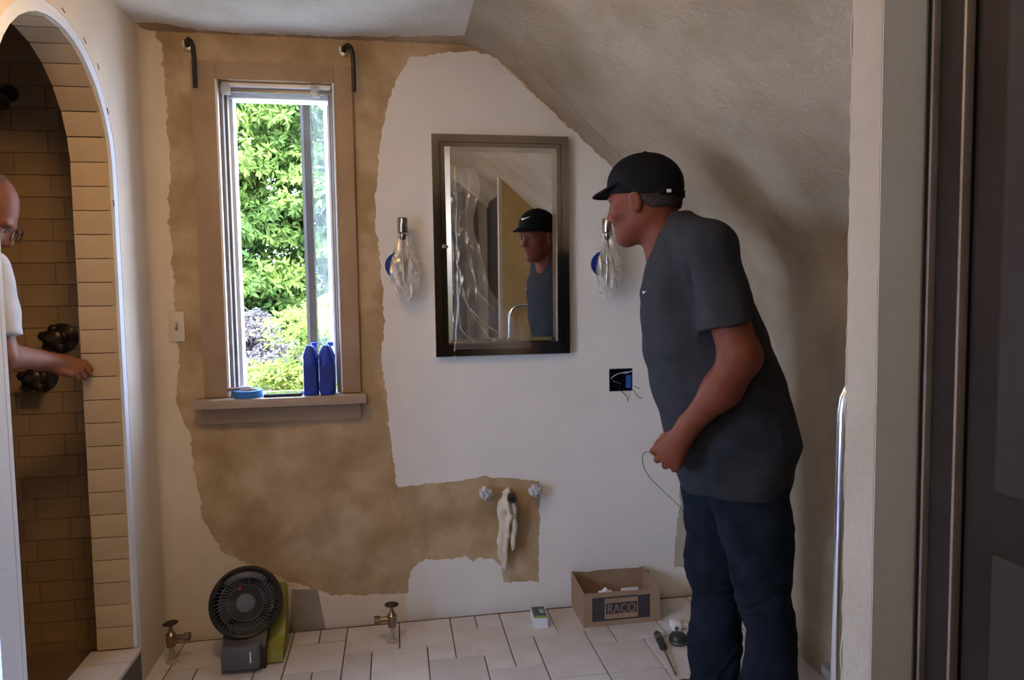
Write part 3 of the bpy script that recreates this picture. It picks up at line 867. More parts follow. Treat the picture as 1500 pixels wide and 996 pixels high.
# faucet rough-in: two wrapped stubs and the spout pipe stuffed with a rag
for (x, z, lab) in ((0.343, 0.505, 'plastic wrapped faucet stub on the bare plaster left of the hanging rag'), (0.542, 0.503, 'plastic wrapped faucet stub at the edge of the white paint')):
    t = thing('faucet_stub', (x, 0, z - 0.022), lab, 'faucet stub', 'wrapped faucet stubs')
    MB().cyl((x, 0.0, z), (x, -0.05, z), 0.013, n=16).build('pipe', m_brass, t, smooth=True)
    MB().ell((x, -0.045, z), (0.027, 0.028, 0.025), 26, 16, 0.28).build('plastic_wrap', mat('crumpled_wrap', (0.55, 0.56, 0.60), 0.18, spec=0.9, col2=(0.30, 0.30, 0.33), scale=60, contrast=(0.42, 0.58)), t)
t = thing('spout_pipe', (0.430, 0, 0.472), 'copper spout pipe end poking from the rag in the wall', 'pipe')
MB().lathe([(0.015, 0), (0.015, 0.115), (0.012, 0.115), (0.012, 0.05), (0, 0.05)], (0.438, 0, 0.494), (0, -1, 0), 18).build('tube', m_brass, t, smooth=True)
MB().lathe([(0.013, 0.09), (0.0186, 0.092), (0.0186, 0.108), (0.013, 0.109)], (0.438, 0, 0.494), (0, -1, 0), 18).build('collar', m_iron, t, smooth=True)
# supply stop valves at the floor
def stop_valve(x, y, dirx, lab, tilt):
    t = thing('stop_valve', (x, y, 0), lab, 'valve', 'supply stop valves')
    MB().lathe([(0.022, 0.0), (0.022, 0.003), (0.012, 0.006), (0.0085, 0.007), (0.0085, 0.06)], (x, y, 0), (0, 0, 1), 18).build('riser_pipe', mat('pale_pipe', (0.42, 0.36, 0.30), 0.4, 0.3), t, smooth=True)
    MB().lathe([(0.010, 0.052), (0.0155, 0.056), (0.0155, 0.072), (0.018, 0.076), (0.018, 0.100), (0.012, 0.106), (0.008, 0.112), (0.006, 0.132)], (x, y, 0), (0, 0, 1), 18).build('valve_body', m_brass, t, smooth=True)
    MB().cyl((x, y, 0.086), (x + dirx * 0.042, y, 0.086), 0.010, n=16).build('outlet', m_brass, t, smooth=True)
    MB().lathe([(0.010, 0.0), (0.0155, 0.002), (0.0155, 0.022), (0.010, 0.024)], (x + dirx * 0.042, y, 0.086), (dirx, 0, 0), 8).build('compression_nut', m_brass, t, smooth=True)
    rm = Matrix.Rotation(tilt, 3, 'Y')
    MB().ell((x, y, 0.140), (0.027, 0.017, 0.0095), 22, 10, 0.0, rm).build('oval_handle', m_bronze, t, smooth='all')
stop_valve(-0.815, -0.165, 1, 'brass supply stop valve at the floor near the shower curb', -0.15)
stop_valve(-0.037, -0.170, -1, 'brass supply stop valve at the floor below the white paint edge', 0.05)

# cordless fan
fx, fy = -0.548, -0.205
fan = thing('cordless_fan', (fx, fy, 0), 'black and yellow-green cordless floor fan against the wall', 'fan')
ax = Vector((0.16, -1.0, 0.34)).normalized()
hc = Vector((fx, fy + 0.01, 0.208))
MB().lathe([(0.100, -0.055), (0.118, -0.045), (0.124, -0.01), (0.124, 0.018), (0.116, 0.026), (0.106, 0.020), (0.104, -0.02), (0.095, -0.05)], hc, ax, 40).build('housing_ring', m_black, fan, smooth=True)
gr = MB()
qm = ax.to_track_quat('Z', 'Y').to_matrix()
def fp(r, an, h):
    return hc + qm @ Vector((r * math.cos(an), r * math.sin(an), h))
for k in range(48):
    an = 2 * PI * k / 48
    gr.tube([fp(0.030, an, 0.040), fp(0.070, an + 0.10, 0.040), fp(0.098, an + 0.2, 0.032), fp(0.112, an + 0.26, 0.020)], 0.0014, 5)
for rr_, h_ in ((0.060, 0.041), (0.088, 0.037)):
    gr.tube([fp(rr_, 2 * PI * k / 40, h_) for k in range(40)], 0.0014, 5, True)
gr.build('grille', m_grey, fan, smooth='all')
MB().lathe([(0.032, 0.030), (0.034, 0.038), (0.030, 0.046), (0.0, 0.048)], hc, ax, 26).build('hub_cap', m_grey, fan, smooth=True)
bl = MB()
for k in range(4):
    v = []
    for i in range(9):
        rad = 0.02 + 0.075 * i / 8
        for j in range(5):
            an = k * PI / 2 + (j / 4 - 0.5) * 0.95 + 0.35 * i / 8
            v.append(fp(rad, an, -0.005 + 0.022 * (j / 4 - 0.5)))
    bl.add(v, [(i * 5 + j, i * 5 + j + 1, (i + 1) * 5 + j + 1, (i + 1) * 5 + j) for i in range(8) for j in range(4)])
bl.build('blades', m_black, fan, smooth='all')
MB().lathe([(0.0, -0.070), (0.07, -0.068), (0.098, -0.056), (0.1, -0.05), (0.0, -0.048)], hc, ax, 36).build('motor_cover', m_black, fan, smooth=True)
MB().ell(fp(0.052, PI / 2 + 0.35, 0.042), (0.008, 0.004, 0.005), 10, 6).build('red_button', mat('red_button', (0.45, 0.02, 0.03), 0.4), fan, smooth='all')
# carry handle arched over the grille top, base with battery
MB().tube([fp(0.095, PI / 2 + s_ * 0.75, 0.03 + 0.028 * (1 - s_ * s_)) for s_ in (-1, -0.7, -0.35, 0, 0.35, 0.7, 1)], 0.011, 10).build('carry_handle', m_grey, fan, smooth='all')
q = MB()
q.prism([[(fy - 0.075, 0.0), (fy + 0.085, 0.0), (fy + 0.085, 0.05), (fy + 0.06, 0.14), (fy - 0.01, 0.14), (fy - 0.065, 0.075)]], lambda p, t: (fx + t, p[0], p[1]), -0.072, 0.075)
q.build('base', m_black, fan)
MB().box(fx - 0.070, fx + 0.060, fy - 0.105, fy - 0.030, 0.012, 0.092, 0.014).build('battery_pack', m_grey, fan, smooth=True)
MB().box(fx + 0.028, fx + 0.033, fy - 0.1062, fy - 0.104, 0.040, 0.078).build('battery_stripe', m_wplastic, fan)
MB().prism([[(fy - 0.05, 0.004), (fy + 0.09, 0.004), (fy + 0.115, 0.06), (fy + 0.12, 0.16), (fy + 0.105, 0.22), (fy + 0.075, 0.245), (fy + 0.06, 0.20), (fy + 0.05, 0.12), (fy + 0.01, 0.07), (fy - 0.04, 0.045)]], lambda p, t: (fx + t, p[0], p[1]), 0.074, 0.128).build('side_bumper', m_lime, fan)

# carton of fittings
bx = thing('cardboard_box', (0.85, -0.118, 0), 'open brown cardboard box with black RACO print by the wall', 'box')
X0, X1, Y0, Y1, HB = 0.694, 1.004, -0.214, -0.022, 0.134
cx_, cy_ = (X0 + X1) / 2, (Y0 + Y1) / 2
def panel(name, pts4, nrm, mm=m_card):
    q = MB()
    n_ = Vector(nrm) * 0.0035
    q.add(list(pts4) + [tuple(Vector(p) + n_) for p in pts4], [tuple(range(len(pts4)))[::-1], tuple(range(len(pts4), 2 * len(pts4)))] + [(i, (i + 1) % len(pts4), (i + 1) % len(pts4) + len(pts4), i + len(pts4)) for i in range(len(pts4))])
    return q.build(name, mm, bx)
front = panel('front_panel', [(X0, Y0, 0), (X1, Y0, 0), (X1, Y0, HB - 0.004), (X0, Y0, HB)], (0, 0.0035 / 0.0035, 0))
panel('back_panel', [(X0, Y1 - 0.0035, 0), (X1, Y1 - 0.0035, 0), (X1, Y1 - 0.0035, HB + 0.012), (X1 - 0.02, Y1 - 0.0035, HB + 0.006), (X0 + 0.12, Y1 - 0.0035, HB + 0.010), (X0 + 0.07, Y1 - 0.0035, HB + 0.006), (X0, Y1 - 0.0035, HB + 0.014)], (0, 1, 0))
panel('side_panel', [(X0, Y0 + .0035, 0), (X0, Y1 - .0035, 0), (X0, Y1 - .0035, HB + 0.014), (X0, Y0 + .0035, HB)], (1, 0, 0))
panel('side_panel', [(X1 - .0035, Y0 + .0035, 0), (X1 - .0035, Y1 - .0035, 0), (X1 - .0035, Y1 - .0035, HB + 0.01), (X1 - .0035, Y0 + .0035, HB - 0.004)], (1, 0, 0))
panel('bottom_panel', [(X0 + .0035, Y0 + .0035, 0.0005), (X1 - .0035, Y0 + .0035, 0.0005), (X1 - .0035, Y1 - .0035, 0.0005), (X0 + .0035, Y1 - .0035, 0.0005)], (0, 0, 1))
MB().prism([[(X0 + 0.004, HB + 0.004), (X0 + 0.03, HB + 0.001), (X0 + 0.012, HB - 0.03), (X0 + 0.004, HB - 0.02)]], xz(Y1 - 0.02), -0.0015, 0.0015).build('torn_flap', m_card, bx)
MB().prism([[(X1 - 0.012, HB + 0.012), (X1 + 0.010, HB + 0.004), (X1 + 0.014, HB - 0.012), (X1 - 0.004, HB - 0.006)]], xz(Y1 - 0.04), -0.0015, 0.0015).build('torn_flap', m_card, bx)
yp = Y0 - 0.0006
def ink(name, x0_, x1_, z0_, z1_, mm=m_ink, par=front):
    return MB().box(x0_, x1_, yp, Y0 + 0.001, z0_, z1_).build(name, mm, par)
ink('printed_block', 0.727, 0.777, 0.020, 0.114)
ink('printed_block', 0.912, 0.962, 0.020, 0.112)
ink('printed_bar', 0.777, 0.912, 0.108, 0.114)
ink('printed_bar', 0.777, 0.912, 0.020, 0.026)
ink('printed_band', 0.782, 0.908, 0.046, 0.089)
fc = bpy.data.curves.new('lettering', 'FONT')
fc.body = 'RACO'
fc.size = 0.049
fc.align_x = 'CENTER'
fc.extrude = 0.0
fo_ = bpy.data.objects.new('lettering_curve', fc)
COL.objects.link(fo_)
dg = bpy.context.evaluated_depsgraph_get()
dg.update()
me = bpy.data.meshes.new_from_object(fo_.evaluated_get(dg))
bpy.data.objects.remove(fo_)
xsz = max(v_.co.x for v_ in me.vertices) - min(v_.co.x for v_ in me.vertices)
q = MB()
q.add([(0.845 + v_.co.x * 0.112 / xsz, yp - 0.0004, 0.0495 + v_.co.y) for v_ in me.vertices], [tuple(p.vertices) for p in me.polygons])
q.build('printed_lettering', mat('bare_card_letters', (0.30, 0.20, 0.14), 0.85), front, fix=False)
pf = thing('plastic_fitting', (0.80, -0.15, 0.004), 'white plastic fitting standing inside the box, pointed top showing', 'fitting')
MB().box(0.775, 0.83, -0.17, -0.13, 0.0043, 0.106, 0.004).build('shell', m_wplastic, pf, smooth=True)
MB().prism([[(0.785, 0.106), (0.82, 0.106), (0.803, 0.122)]], xz(-0.15), -0.012, 0.012).build('tip', m_wplastic, pf)
pf = thing('paper_slip', (0.90, -0.15, 0.004), 'flat white paper slip standing inside the box', 'paper')
MB().box(0.865, 0.935, -0.152, -0.149, 0.0043, 0.116).build('sheet', m_wplastic, pf)
MB().box(0.866, 0.934, -0.1526, -0.1518, 0.02, 0.06).build('printed_band', m_grey, pf)

# light bulb carton lying on the tiles
lb = thing('light_bulb_carton', (0.532, -0.135, 0), 'small white carton with dark top and green stripe on the tiles', 'box')
lb_rot = math.radians(-4)
def rl(p):
    x, y = p[0] - 0.533, p[1] + 0.135
    return (0.533 + x * math.cos(lb_rot) - y * math.sin(lb_rot), -0.135 + x * math.sin(lb_rot) + y * math.cos(lb_rot), p[2])
def lbox(name, m_, *b_, bev=0.001, par=None):
    q = MB().box(*b_, bev)
    q.v = [rl(p) for p in q.v]
    return q.build(name, m_, par or lb)
lbb = lbox('carton', mat('white_card', (0.70, 0.71, 0.78), 0.5), 0.505, 0.561, -0.186, -0.084, 0.0006, 0.041)
lbox('printed_picture', mat('navy_print', (0.035, 0.06, 0.095), 0.35, col2=(0.10, 0.13, 0.16), scale=45, contrast=(0.5, 0.62)), 0.508, 0.558, -0.165, -0.086, 0.0405, 0.0416, bev=0)
lbox('printed_stripe', mat('green_print', (0.20, 0.42, 0.05), 0.4), 0.507, 0.560, -0.184, -0.166, 0.0405, 0.0417, bev=0)
lbox('printed_badge', mat('grey_print', (0.40, 0.42, 0.43), 0.4), 0.535, 0.552, -0.145, -0.110, 0.0414, 0.0421, bev=0)

# tools and scraps by the man's feet
sd = thing('screwdriver', (0.925, -0.42, 0), 'dark handled screwdriver lying on the floor tiles', 'screwdriver')
A, B_ = Vector((0.942, -0.335, 0.016)), Vector((0.905, -0.605, 0.0045))
dv = (B_ - A).normalized()
MB().lathe([(0.0, 0), (0.010, 0.002), (0.0145, 0.012), (0.0145, 0.060), (0.0115, 0.078), (0.0145, 0.092), (0.0125, 0.104), (0.006, 0.108)], A, dv, 8).build('handle', m_black, sd, smooth=True)
MB().lathe([(0.0148, 0.030), (0.0152, 0.034), (0.0152, 0.048), (0.0148, 0.052)], A, dv, 8).build('grip_band', m_grey, sd, smooth=True)
MB().lathe([(0.0038, 0.104), (0.0034, 0.255), (0.0045, 0.262), (0.0012, 0.275)], A, dv, 10).build('shaft', m_brass, sd, smooth=True)
rc = thing('rubber_cap', (1.003, -0.392, 0), 'low black round rubber cap on the tiles beside the screwdriver', 'rubber cap')
MB().lathe([(0.030, 0.0), (0.033, 0.004), (0.033, 0.022), (0.026, 0.032), (0.010, 0.036), (0.0, 0.0365)], (1.003, -0.392, 0.0005), (0, 0, 1), 28).build('dome', m_black, rc, smooth=True)
MB().lathe([(0.0335, 0.006), (0.0350, 0.009), (0.0335, 0.012)], (1.003, -0.392, 0.0005), (0, 0, 1), 28).build('rim', m_grey, rc, smooth=True)
wc = thing('cable_connector', (1.045, -0.285, 0), 'white plastic cable connector on the floor beside the cardboard box', 'connector')
MB().box(1.02, 1.05, -0.315, -0.262, 0.0006, 0.030, 0.004).build('body', m_wplastic, wc, smooth=True)
MB().box(1.049, 1.085, -0.300, -0.270, 0.0006, 0.016, 0.003).build('clamp', m_wplastic, wc, smooth=True)
MB().cyl((1.030, -0.313, 0.014), (1.030, -0.3165, 0.014), 0.008, n=14).build('hole_ring', m_grey, wc)
MB().cyl((1.067, -0.285, 0.015), (1.067, -0.285, 0.022), 0.005, n=10).build('screw', m_chrome, wc)

# tubular step ladder leaning by the partition
ld = thing('step_ladder', (0.98, -1.70, 0), 'silver tubular step ladder frame standing behind the partition end', 'ladder')
def rail_pts(y, xa_, xb_, zt, r=0.075):
    P = [(xa_ - 0.012, y, 0.012), (xa_, y, zt - r)]
    for k in range(1, 6):
        a_ = k * PI / 2 / 6
        P.append((xa_ + r * (1 - math.cos(a_)), y, zt - r + r * math.sin(a_)))
    P += [(xa_ + r, y, zt), (xb_ - r, y, zt)]
    for k in range(1, 6):
        a_ = k * PI / 2 / 6
        P.append((xb_ - r + r * math.sin(a_), y, zt - r + r * math.cos(a_)))
    return P + [(xb_, y, zt - r), (xb_ + 0.012, y, 0.012)]
MB().tube(rail_pts(-1.715, 0.732, 1.20, 1.165), 0.0125, 12).build('top_rail', m_chrome, ld, smooth='all')
for z in (0.935, 0.62, 0.32):
    MB().cyl((0.735, -1.715, z), (1.20, -1.715, z), 0.009, n=12).build('crossbar', m_chrome, ld, smooth=True)
for z in (0.60, 0.30):
    MB().box(0.745, 1.19, -1.715, -1.64, z, z + 0.018, 0.004).build('step', m_grey, ld, smooth=True)
for x in (0.742, 1.19):
    MB().tube([(x, -1.70, 0.60), (x, -1.60, 0.02)], 0.010, 10).build('rear_leg', m_chrome, ld, smooth=True)
for x in (0.72, 1.212):
    MB().lathe([(0.016, 0), (0.016, 0.03), (0.013, 0.034)], (x, -1.715, 0.0005), (0, 0, 1), 14).build('rubber_foot', m_black, ld, smooth=True)

# shower fittings
def shower_valve(x, z, lab):
    t = thing('shower_valve', (x, YS, z - 0.05), lab, 'valve', 'dark shower valves')
    y0 = YS - 0.0085
    MB().lathe([(0.0, 0), (0.052, 0), (0.052, 0.005), (0.034, 0.014), (0.020, 0.018), (0.016, 0.05)], (x, y0, z), (0, -1, 0), 30).build('escutcheon', m_bronze, t, smooth=True)
    h = MB()
    for k in range(5):
        an = 2 * PI * k / 5 + 0.3
        h.ell((x + 0.034 * math.cos(an), y0 - 0.066, z + 0.034 * math.sin(an)), (0.017, 0.014, 0.017), 14, 10)
    h.lathe([(0.0, 0.045), (0.036, 0.048), (0.038, 0.066), (0.030, 0.080), (0.0, 0.084)], (x, y0, z), (0, -1, 0), 26)
    hd = h.build('handle', m_bronze, t, smooth='all')
    MB().lathe([(0.012, 0.083), (0.013, 0.088), (0.0, 0.089)], (x - 0.004, y0, z + 0.004), (0, -1, 0), 18).build('index_button', mat('pewter', (0.16, 0.15, 0.16), 0.3, 0.8), hd, smooth=True)
shower_valve(-1.150, 1.163, 'dark bronze shower valve behind the arm of the man in white')
shower_valve(-1.222, 1.028, 'dark bronze shower valve below the arm of the man in white')
sh = thing('shower_sprayer', (-1.27, YS, 1.93), 'dark shower sprayer and arm high inside the tiled shower', 'shower')
MB().lathe([(0, 0), (0.028, 0), (0.028, 0.004), (0.012, 0.010)], (-1.27, YS - 0.0085, 2.0), (0, -1, 0), 20).build('flange', m_bronze, sh, smooth=True)
MB().tube([(-1.27, YS - 0.008, 2.0), (-1.27, YS - 0.06, 2.0), (-1.262, YS - 0.10, 1.985), (-1.255, YS - 0.12, 1.965)], 0.009, 10).build('arm', m_bronze, sh, smooth='all')
MB().lathe([(0.010, -0.02), (0.016, -0.008), (0.036, 0.010), (0.038, 0.022), (0.034, 0.024), (0.0, 0.024)], (-1.252, YS - 0.13, 1.957), (0.15, -0.6, -0.75), 22).build('spray_head', m_bronze, sh, smooth=True)
# scrap of blue tape on a reveal tile
q = MB()
q.prism([[(-0.956, 1.600), (-0.940, 1.594), (-0.930, 1.622), (-0.938, 1.640), (-0.946, 1.634)]], xz(YA - 0.0046), -0.0004, 0.0004)
tg_ = q.build('tape_scrap', mat('dull_blue_tape', (0.06, 0.085, 0.16), 0.6, col2=(0.08, 0.105, 0.19), scale=40), None, base=(-0.943, YA - 0.0045, 1.594))
tag(tg_, 'scrap of dull blue tape stuck on a tile of the arch jamb', 'tape')

# ceiling lamp of the room, above and behind the frame
cl = thing('ceiling_lamp', (-0.45, -1.28, Hc), 'round opal glass ceiling lamp over the room', 'lamp')
MB().lathe([(0.0, 0), (0.10, 0), (0.10, -0.012), (0.085, -0.022), (0, -0.022)], (-0.45, -1.28, Hc - 0.0005), (0, 0, 1), 28).build('ceiling_plate', m_nickel, cl, smooth=True)
gl = MB().ell((-0.45, -1.28, Hc - 0.085), (0.20, 0.20, 0.062), 36, 16).build('shade', mat('opal_glass', (0.9, 0.85, 0.75), 0.4, emis=((1.0, 0.62, 0.27), LAMP_STRENGTH)), cl, smooth='all')
MB().lathe([(0.008, 0), (0.010, -0.012), (0.0, -0.016)], (-0.45, -1.28, Hc - 0.146), (0, 0, 1), 14).build('finial', m_nickel, cl, smooth=True)

lx, lz = -0.45, 1.72
ew = thing('entry_fill_lamp', (lx, YR, lz - 0.12), 'added opal globe fill lamp, unseen, beside the dark door of the entry', 'lamp')  # unseen lamp added to brighten the entry side of the partition
MB().lathe([(0.0, 0), (0.05, 0), (0.05, 0.012), (0.03, 0.02), (0, 0.02)], (lx, YR, lz - 0.06), (0, 1, 0), 24).build('wall_plate', m_nickel, ew, smooth=True)
MB().tube([(lx, YR + 0.015, lz - 0.06), (lx, YR + 0.07, lz - 0.085), (lx, YR + 0.10, lz - 0.075)], 0.008, 10).build('arm', m_nickel, ew, smooth='all')
MB().ell((lx, YR + 0.10, lz + 0.005), (0.08, 0.08, 0.08), 24, 16).build('globe', mat('white_globe', (0.9, 0.9, 0.9), 0.4, emis=((1.0, 0.90, 0.80), ENTRY_FILL_STRENGTH)), ew, smooth='all')

# ================================================================== people: signed distance fields turned into meshes
f32 = np.float32
def rcone(P, a, b, r1, r2):
    x, y, z = P
    ax_, ay, az = a
    dx, dy, dz = b[0] - a[0], b[1] - a[1], b[2] - a[2]
    L2 = dx * dx + dy * dy + dz * dz
    t = ((x - ax_) * dx + (y - ay) * dy + (z - az) * dz) / L2
    t = np.clip(t, 0, 1)
    return np.sqrt((x - ax_ - t * dx) ** 2 + (y - ay - t * dy) ** 2 + (z - az - t * dz) ** 2) - (r1 + (r2 - r1) * t)
def ellip(P, c, r, ry=0.0):
    x, y, z = P[0] - c[0], P[1] - c[1], P[2] - c[2]
    if ry:
        cc, ss = math.cos(ry), math.sin(ry)
        x, z = cc * x - ss * z, ss * x + cc * z
    k0 = np.sqrt((x / r[0]) ** 2 + (y / r[1]) ** 2 + (z / r[2]) ** 2)
    k1 = np.sqrt((x / r[0] ** 2) ** 2 + (y / r[1] ** 2) ** 2 + (z / r[2] ** 2) ** 2) + 1e-6
    return k0 * (k0 - 1.0) / k1
def smin(a, b, k):
    h = np.maximum(k - np.abs(a - b), 0) / k
    return np.minimum(a, b) - h * h * k * 0.25
def smax(a, b, k):
    return -smin(-a, -b, k)
def slices(P, tab, yc=0.0, n=2.4):
    # tab rows: z, front, back, half width (optional own y centre)
    x, y, z = P
    t = np.array(sorted(tab), dtype=f32)
    fr = np.interp(z, t[:, 0], t[:, 1]); bk = np.interp(z, t[:, 0], t[:, 2]); hw = np.interp(z, t[:, 0], t[:, 3])
    cy = np.interp(z, t[:, 0], t[:, 4]) if t.shape[1] > 4 else yc
    cx, rx = (fr + bk) / 2, (fr - bk) / 2
    q = (np.abs((x - cx) / rx) ** n + np.abs((y - cy) / hw) ** n) ** (1.0 / n)
    d = (q - 1) * np.minimum(rx, hw) * 0.9
    return np.maximum(d, np.maximum(t[0, 0] - z, z - t[-1, 0]))
def roty2(P, c, ang):
    # undo a yaw about the vertical axis through c
    cc, ss = math.cos(ang), math.sin(ang)
    x, y = P[0] - c[0], P[1] - c[1]
    return (c[0] + cc * x + ss * y, c[1] - ss * x + cc * y, P[2])
def pitch_about(P, c, ang):
    cc, ss = math.cos(ang), math.sin(ang)
    x, z = P[0] - c[0], P[2] - c[2]
    return (c[0] + cc * x + ss * z, P[1], c[2] - ss * x + cc * z)

def sdf_mesh(fn, lo, hi, vs):
    B = 6
    lo = np.array(lo, dtype=np.float64); hi = np.array(hi)
    nb = np.ceil((hi - lo) / (vs * B)).astype(int)
    N = nb * B + 1
    cs = [lo[k] + (np.arange(nb[k]) + 0.5) * vs * B for k in range(3)]
    G = np.meshgrid(*cs, indexing='ij')
    dc = fn(tuple(g.ravel().astype(f32) for g in G)).reshape(nb)
    act = np.abs(dc) < vs * B * 1.7
    vol = np.repeat(np.repeat(np.repeat(np.where(dc < 0, -1.0, 1.0).astype(f32), B, 0), B, 1), B, 2)
    vol = np.pad(vol, ((0, 1),) * 3, mode='edge')
    bi = np.argwhere(act)
    r = np.arange(B + 1)
    o = np.stack(np.meshgrid(r, r, r, indexing='ij'), -1).reshape(-1, 3)
    for s in range(0, len(bi), 4000):
        idx = (bi[s:s + 4000, None, :] * B + o[None]).reshape(-1, 3)
        p = (lo + idx * vs).astype(f32)
        vol[idx[:, 0], idx[:, 1], idx[:, 2]] = fn((p[:, 0], p[:, 1], p[:, 2]))
    ins = vol < 0
    nx, ny, nz = N - 1
    cnt = np.zeros((nx, ny, nz), dtype=np.uint8)
    for a in (0, 1):
        for b in (0, 1):
            for c in (0, 1):
                cnt += ins[a:a + nx, b:b + ny, c:c + nz]
    ac = np.argwhere((cnt > 0) & (cnt < 8))
    vid = -np.ones((nx, ny, nz), dtype=np.int64)
    vid[ac[:, 0], ac[:, 1], ac[:, 2]] = np.arange(len(ac))
    acc = np.zeros((len(ac), 3)); num = np.zeros(len(ac))
    cor = [(0, 0, 0), (1, 0, 0), (0, 1, 0), (1, 1, 0), (0, 0, 1), (1, 0, 1), (0, 1, 1), (1, 1, 1)]
    cv = [vol[ac[:, 0] + c[0], ac[:, 1] + c[1], ac[:, 2] + c[2]] for c in cor]
    for i in range(8):
        for j in range(i + 1, 8):
            if sum(abs(cor[i][k] - cor[j][k]) for k in range(3)) != 1: continue
            m = (cv[i] < 0) != (cv[j] < 0)
            t = np.where(m, cv[i] / np.where(m, cv[i] - cv[j], 1), 0)
            for k in range(3):
                acc[:, k] += np.where(m, cor[i][k] + t * (cor[j][k] - cor[i][k]), 0)
            num += m
    vt = lo + (ac + acc / num[:, None]) * vs
    F = []
    for axis in range(3):
        sl0 = [slice(1, -1)] * 3; sl1 = [slice(1, -1)] * 3
        sl0[axis] = slice(0, -1); sl1[axis] = slice(1, None)
        A, Bq = ins[tuple(sl0)], ins[tuple(sl1)]
        u, w_ = [(1, 2), (2, 0), (0, 1)][axis]
        e = np.argwhere(A != Bq)
        if not len(e): continue
        sgn = A[e[:, 0], e[:, 1], e[:, 2]]
        base = e.copy()
        for k in range(3):
            if k != axis: base[:, k] += 1
        def cell(du, dw):
            c_ = base.copy(); c_[:, u] -= du; c_[:, w_] -= dw
            return vid[c_[:, 0], c_[:, 1], c_[:, 2]]
        q = np.stack([cell(1, 1), cell(0, 1), cell(0, 0), cell(1, 0)], 1)
        q[~sgn] = q[~sgn][:, ::-1]
        F.append(q)
    F = np.concatenate(F)
    F = F[(F >= 0).all(1)]
    return vt, F

def sdf_obj(name, fn, lo, hi, vs, m, parent, iters=2):
    v, f = sdf_mesh(fn, lo, hi, vs)
    # light smoothing of the net
    for _ in range(iters):
        s = np.zeros_like(v); c = np.zeros(len(v))
        for a, b in ((0, 1), (1, 2), (2, 3), (3, 0)):
            np.add.at(s, f[:, a], v[f[:, b]]); np.add.at(c, f[:, a], 1)
            np.add.at(s, f[:, b], v[f[:, a]]); np.add.at(c, f[:, b], 1)
        v = v * 0.5 + 0.5 * s / np.maximum(c, 1)[:, None]
    me = bpy.data.meshes.new(name)
    me.vertices.add(len(v)); me.vertices.foreach_set('co', v.astype(f32).ravel())
    me.loops.add(f.size); me.loops.foreach_set('vertex_index', f.astype(np.int32).ravel())
    me.polygons.add(len(f)); me.polygons.foreach_set('loop_start', np.arange(0, f.size, 4, dtype=np.int32))
    me.update(calc_edges=True)
    me.validate()
    me.polygons.foreach_set('use_smooth', np.ones(len(me.polygons), dtype=bool))
    me.materials.append(m)
    o = bpy.data.objects.new(name, me)
    COL.objects.link(o)
    o.parent = parent
    return o

m_skin = mat('skin', (0.125, 0.031, 0.0145), 0.55, col2=(0.15, 0.040, 0.019), scale=14, detail=5, bump=0.06, bscale=160, spec=0.22)
m_skin2 = mat('skin_tanned', (0.22, 0.083, 0.047), 0.5, col2=(0.27, 0.11, 0.066), scale=14, detail=5, bump=0.06, bscale=160, spec=0.25)
m_shirt = mat('grey_tshirt', (0.024, 0.0245, 0.029), 0.9, col2=(0.031, 0.0315, 0.037), scale=30, bump=0.08, bscale=250, spec=0.1)
m_wshirt = mat('white_tshirt', (0.52, 0.52, 0.54), 0.9, col2=(0.58, 0.58, 0.60), scale=20, bump=0.08, bscale=250, spec=0.15)
m_jean = mat('dark_denim', (0.0055, 0.0075, 0.014), 0.85, col2=(0.011, 0.015, 0.026), scale=18, detail=6, bump=0.12, bscale=300, spec=0.1)
m_cap = mat('black_cap_cloth', (0.005, 0.005, 0.006), 0.8, col2=(0.007, 0.007, 0.009), scale=40, bump=0.08, bscale=300, spec=0.1)
m_hair = mat('grey_brown_hair', (0.018, 0.011, 0.009), 0.8, col2=(0.045, 0.033, 0.028), scale=90, bump=0.3, bscale=250, spec=0.1)
m_shoe = mat('work_boot', (0.05, 0.035, 0.025), 0.6)
m_logo = mat('white_thread', (0.7, 0.7, 0.72), 0.6)

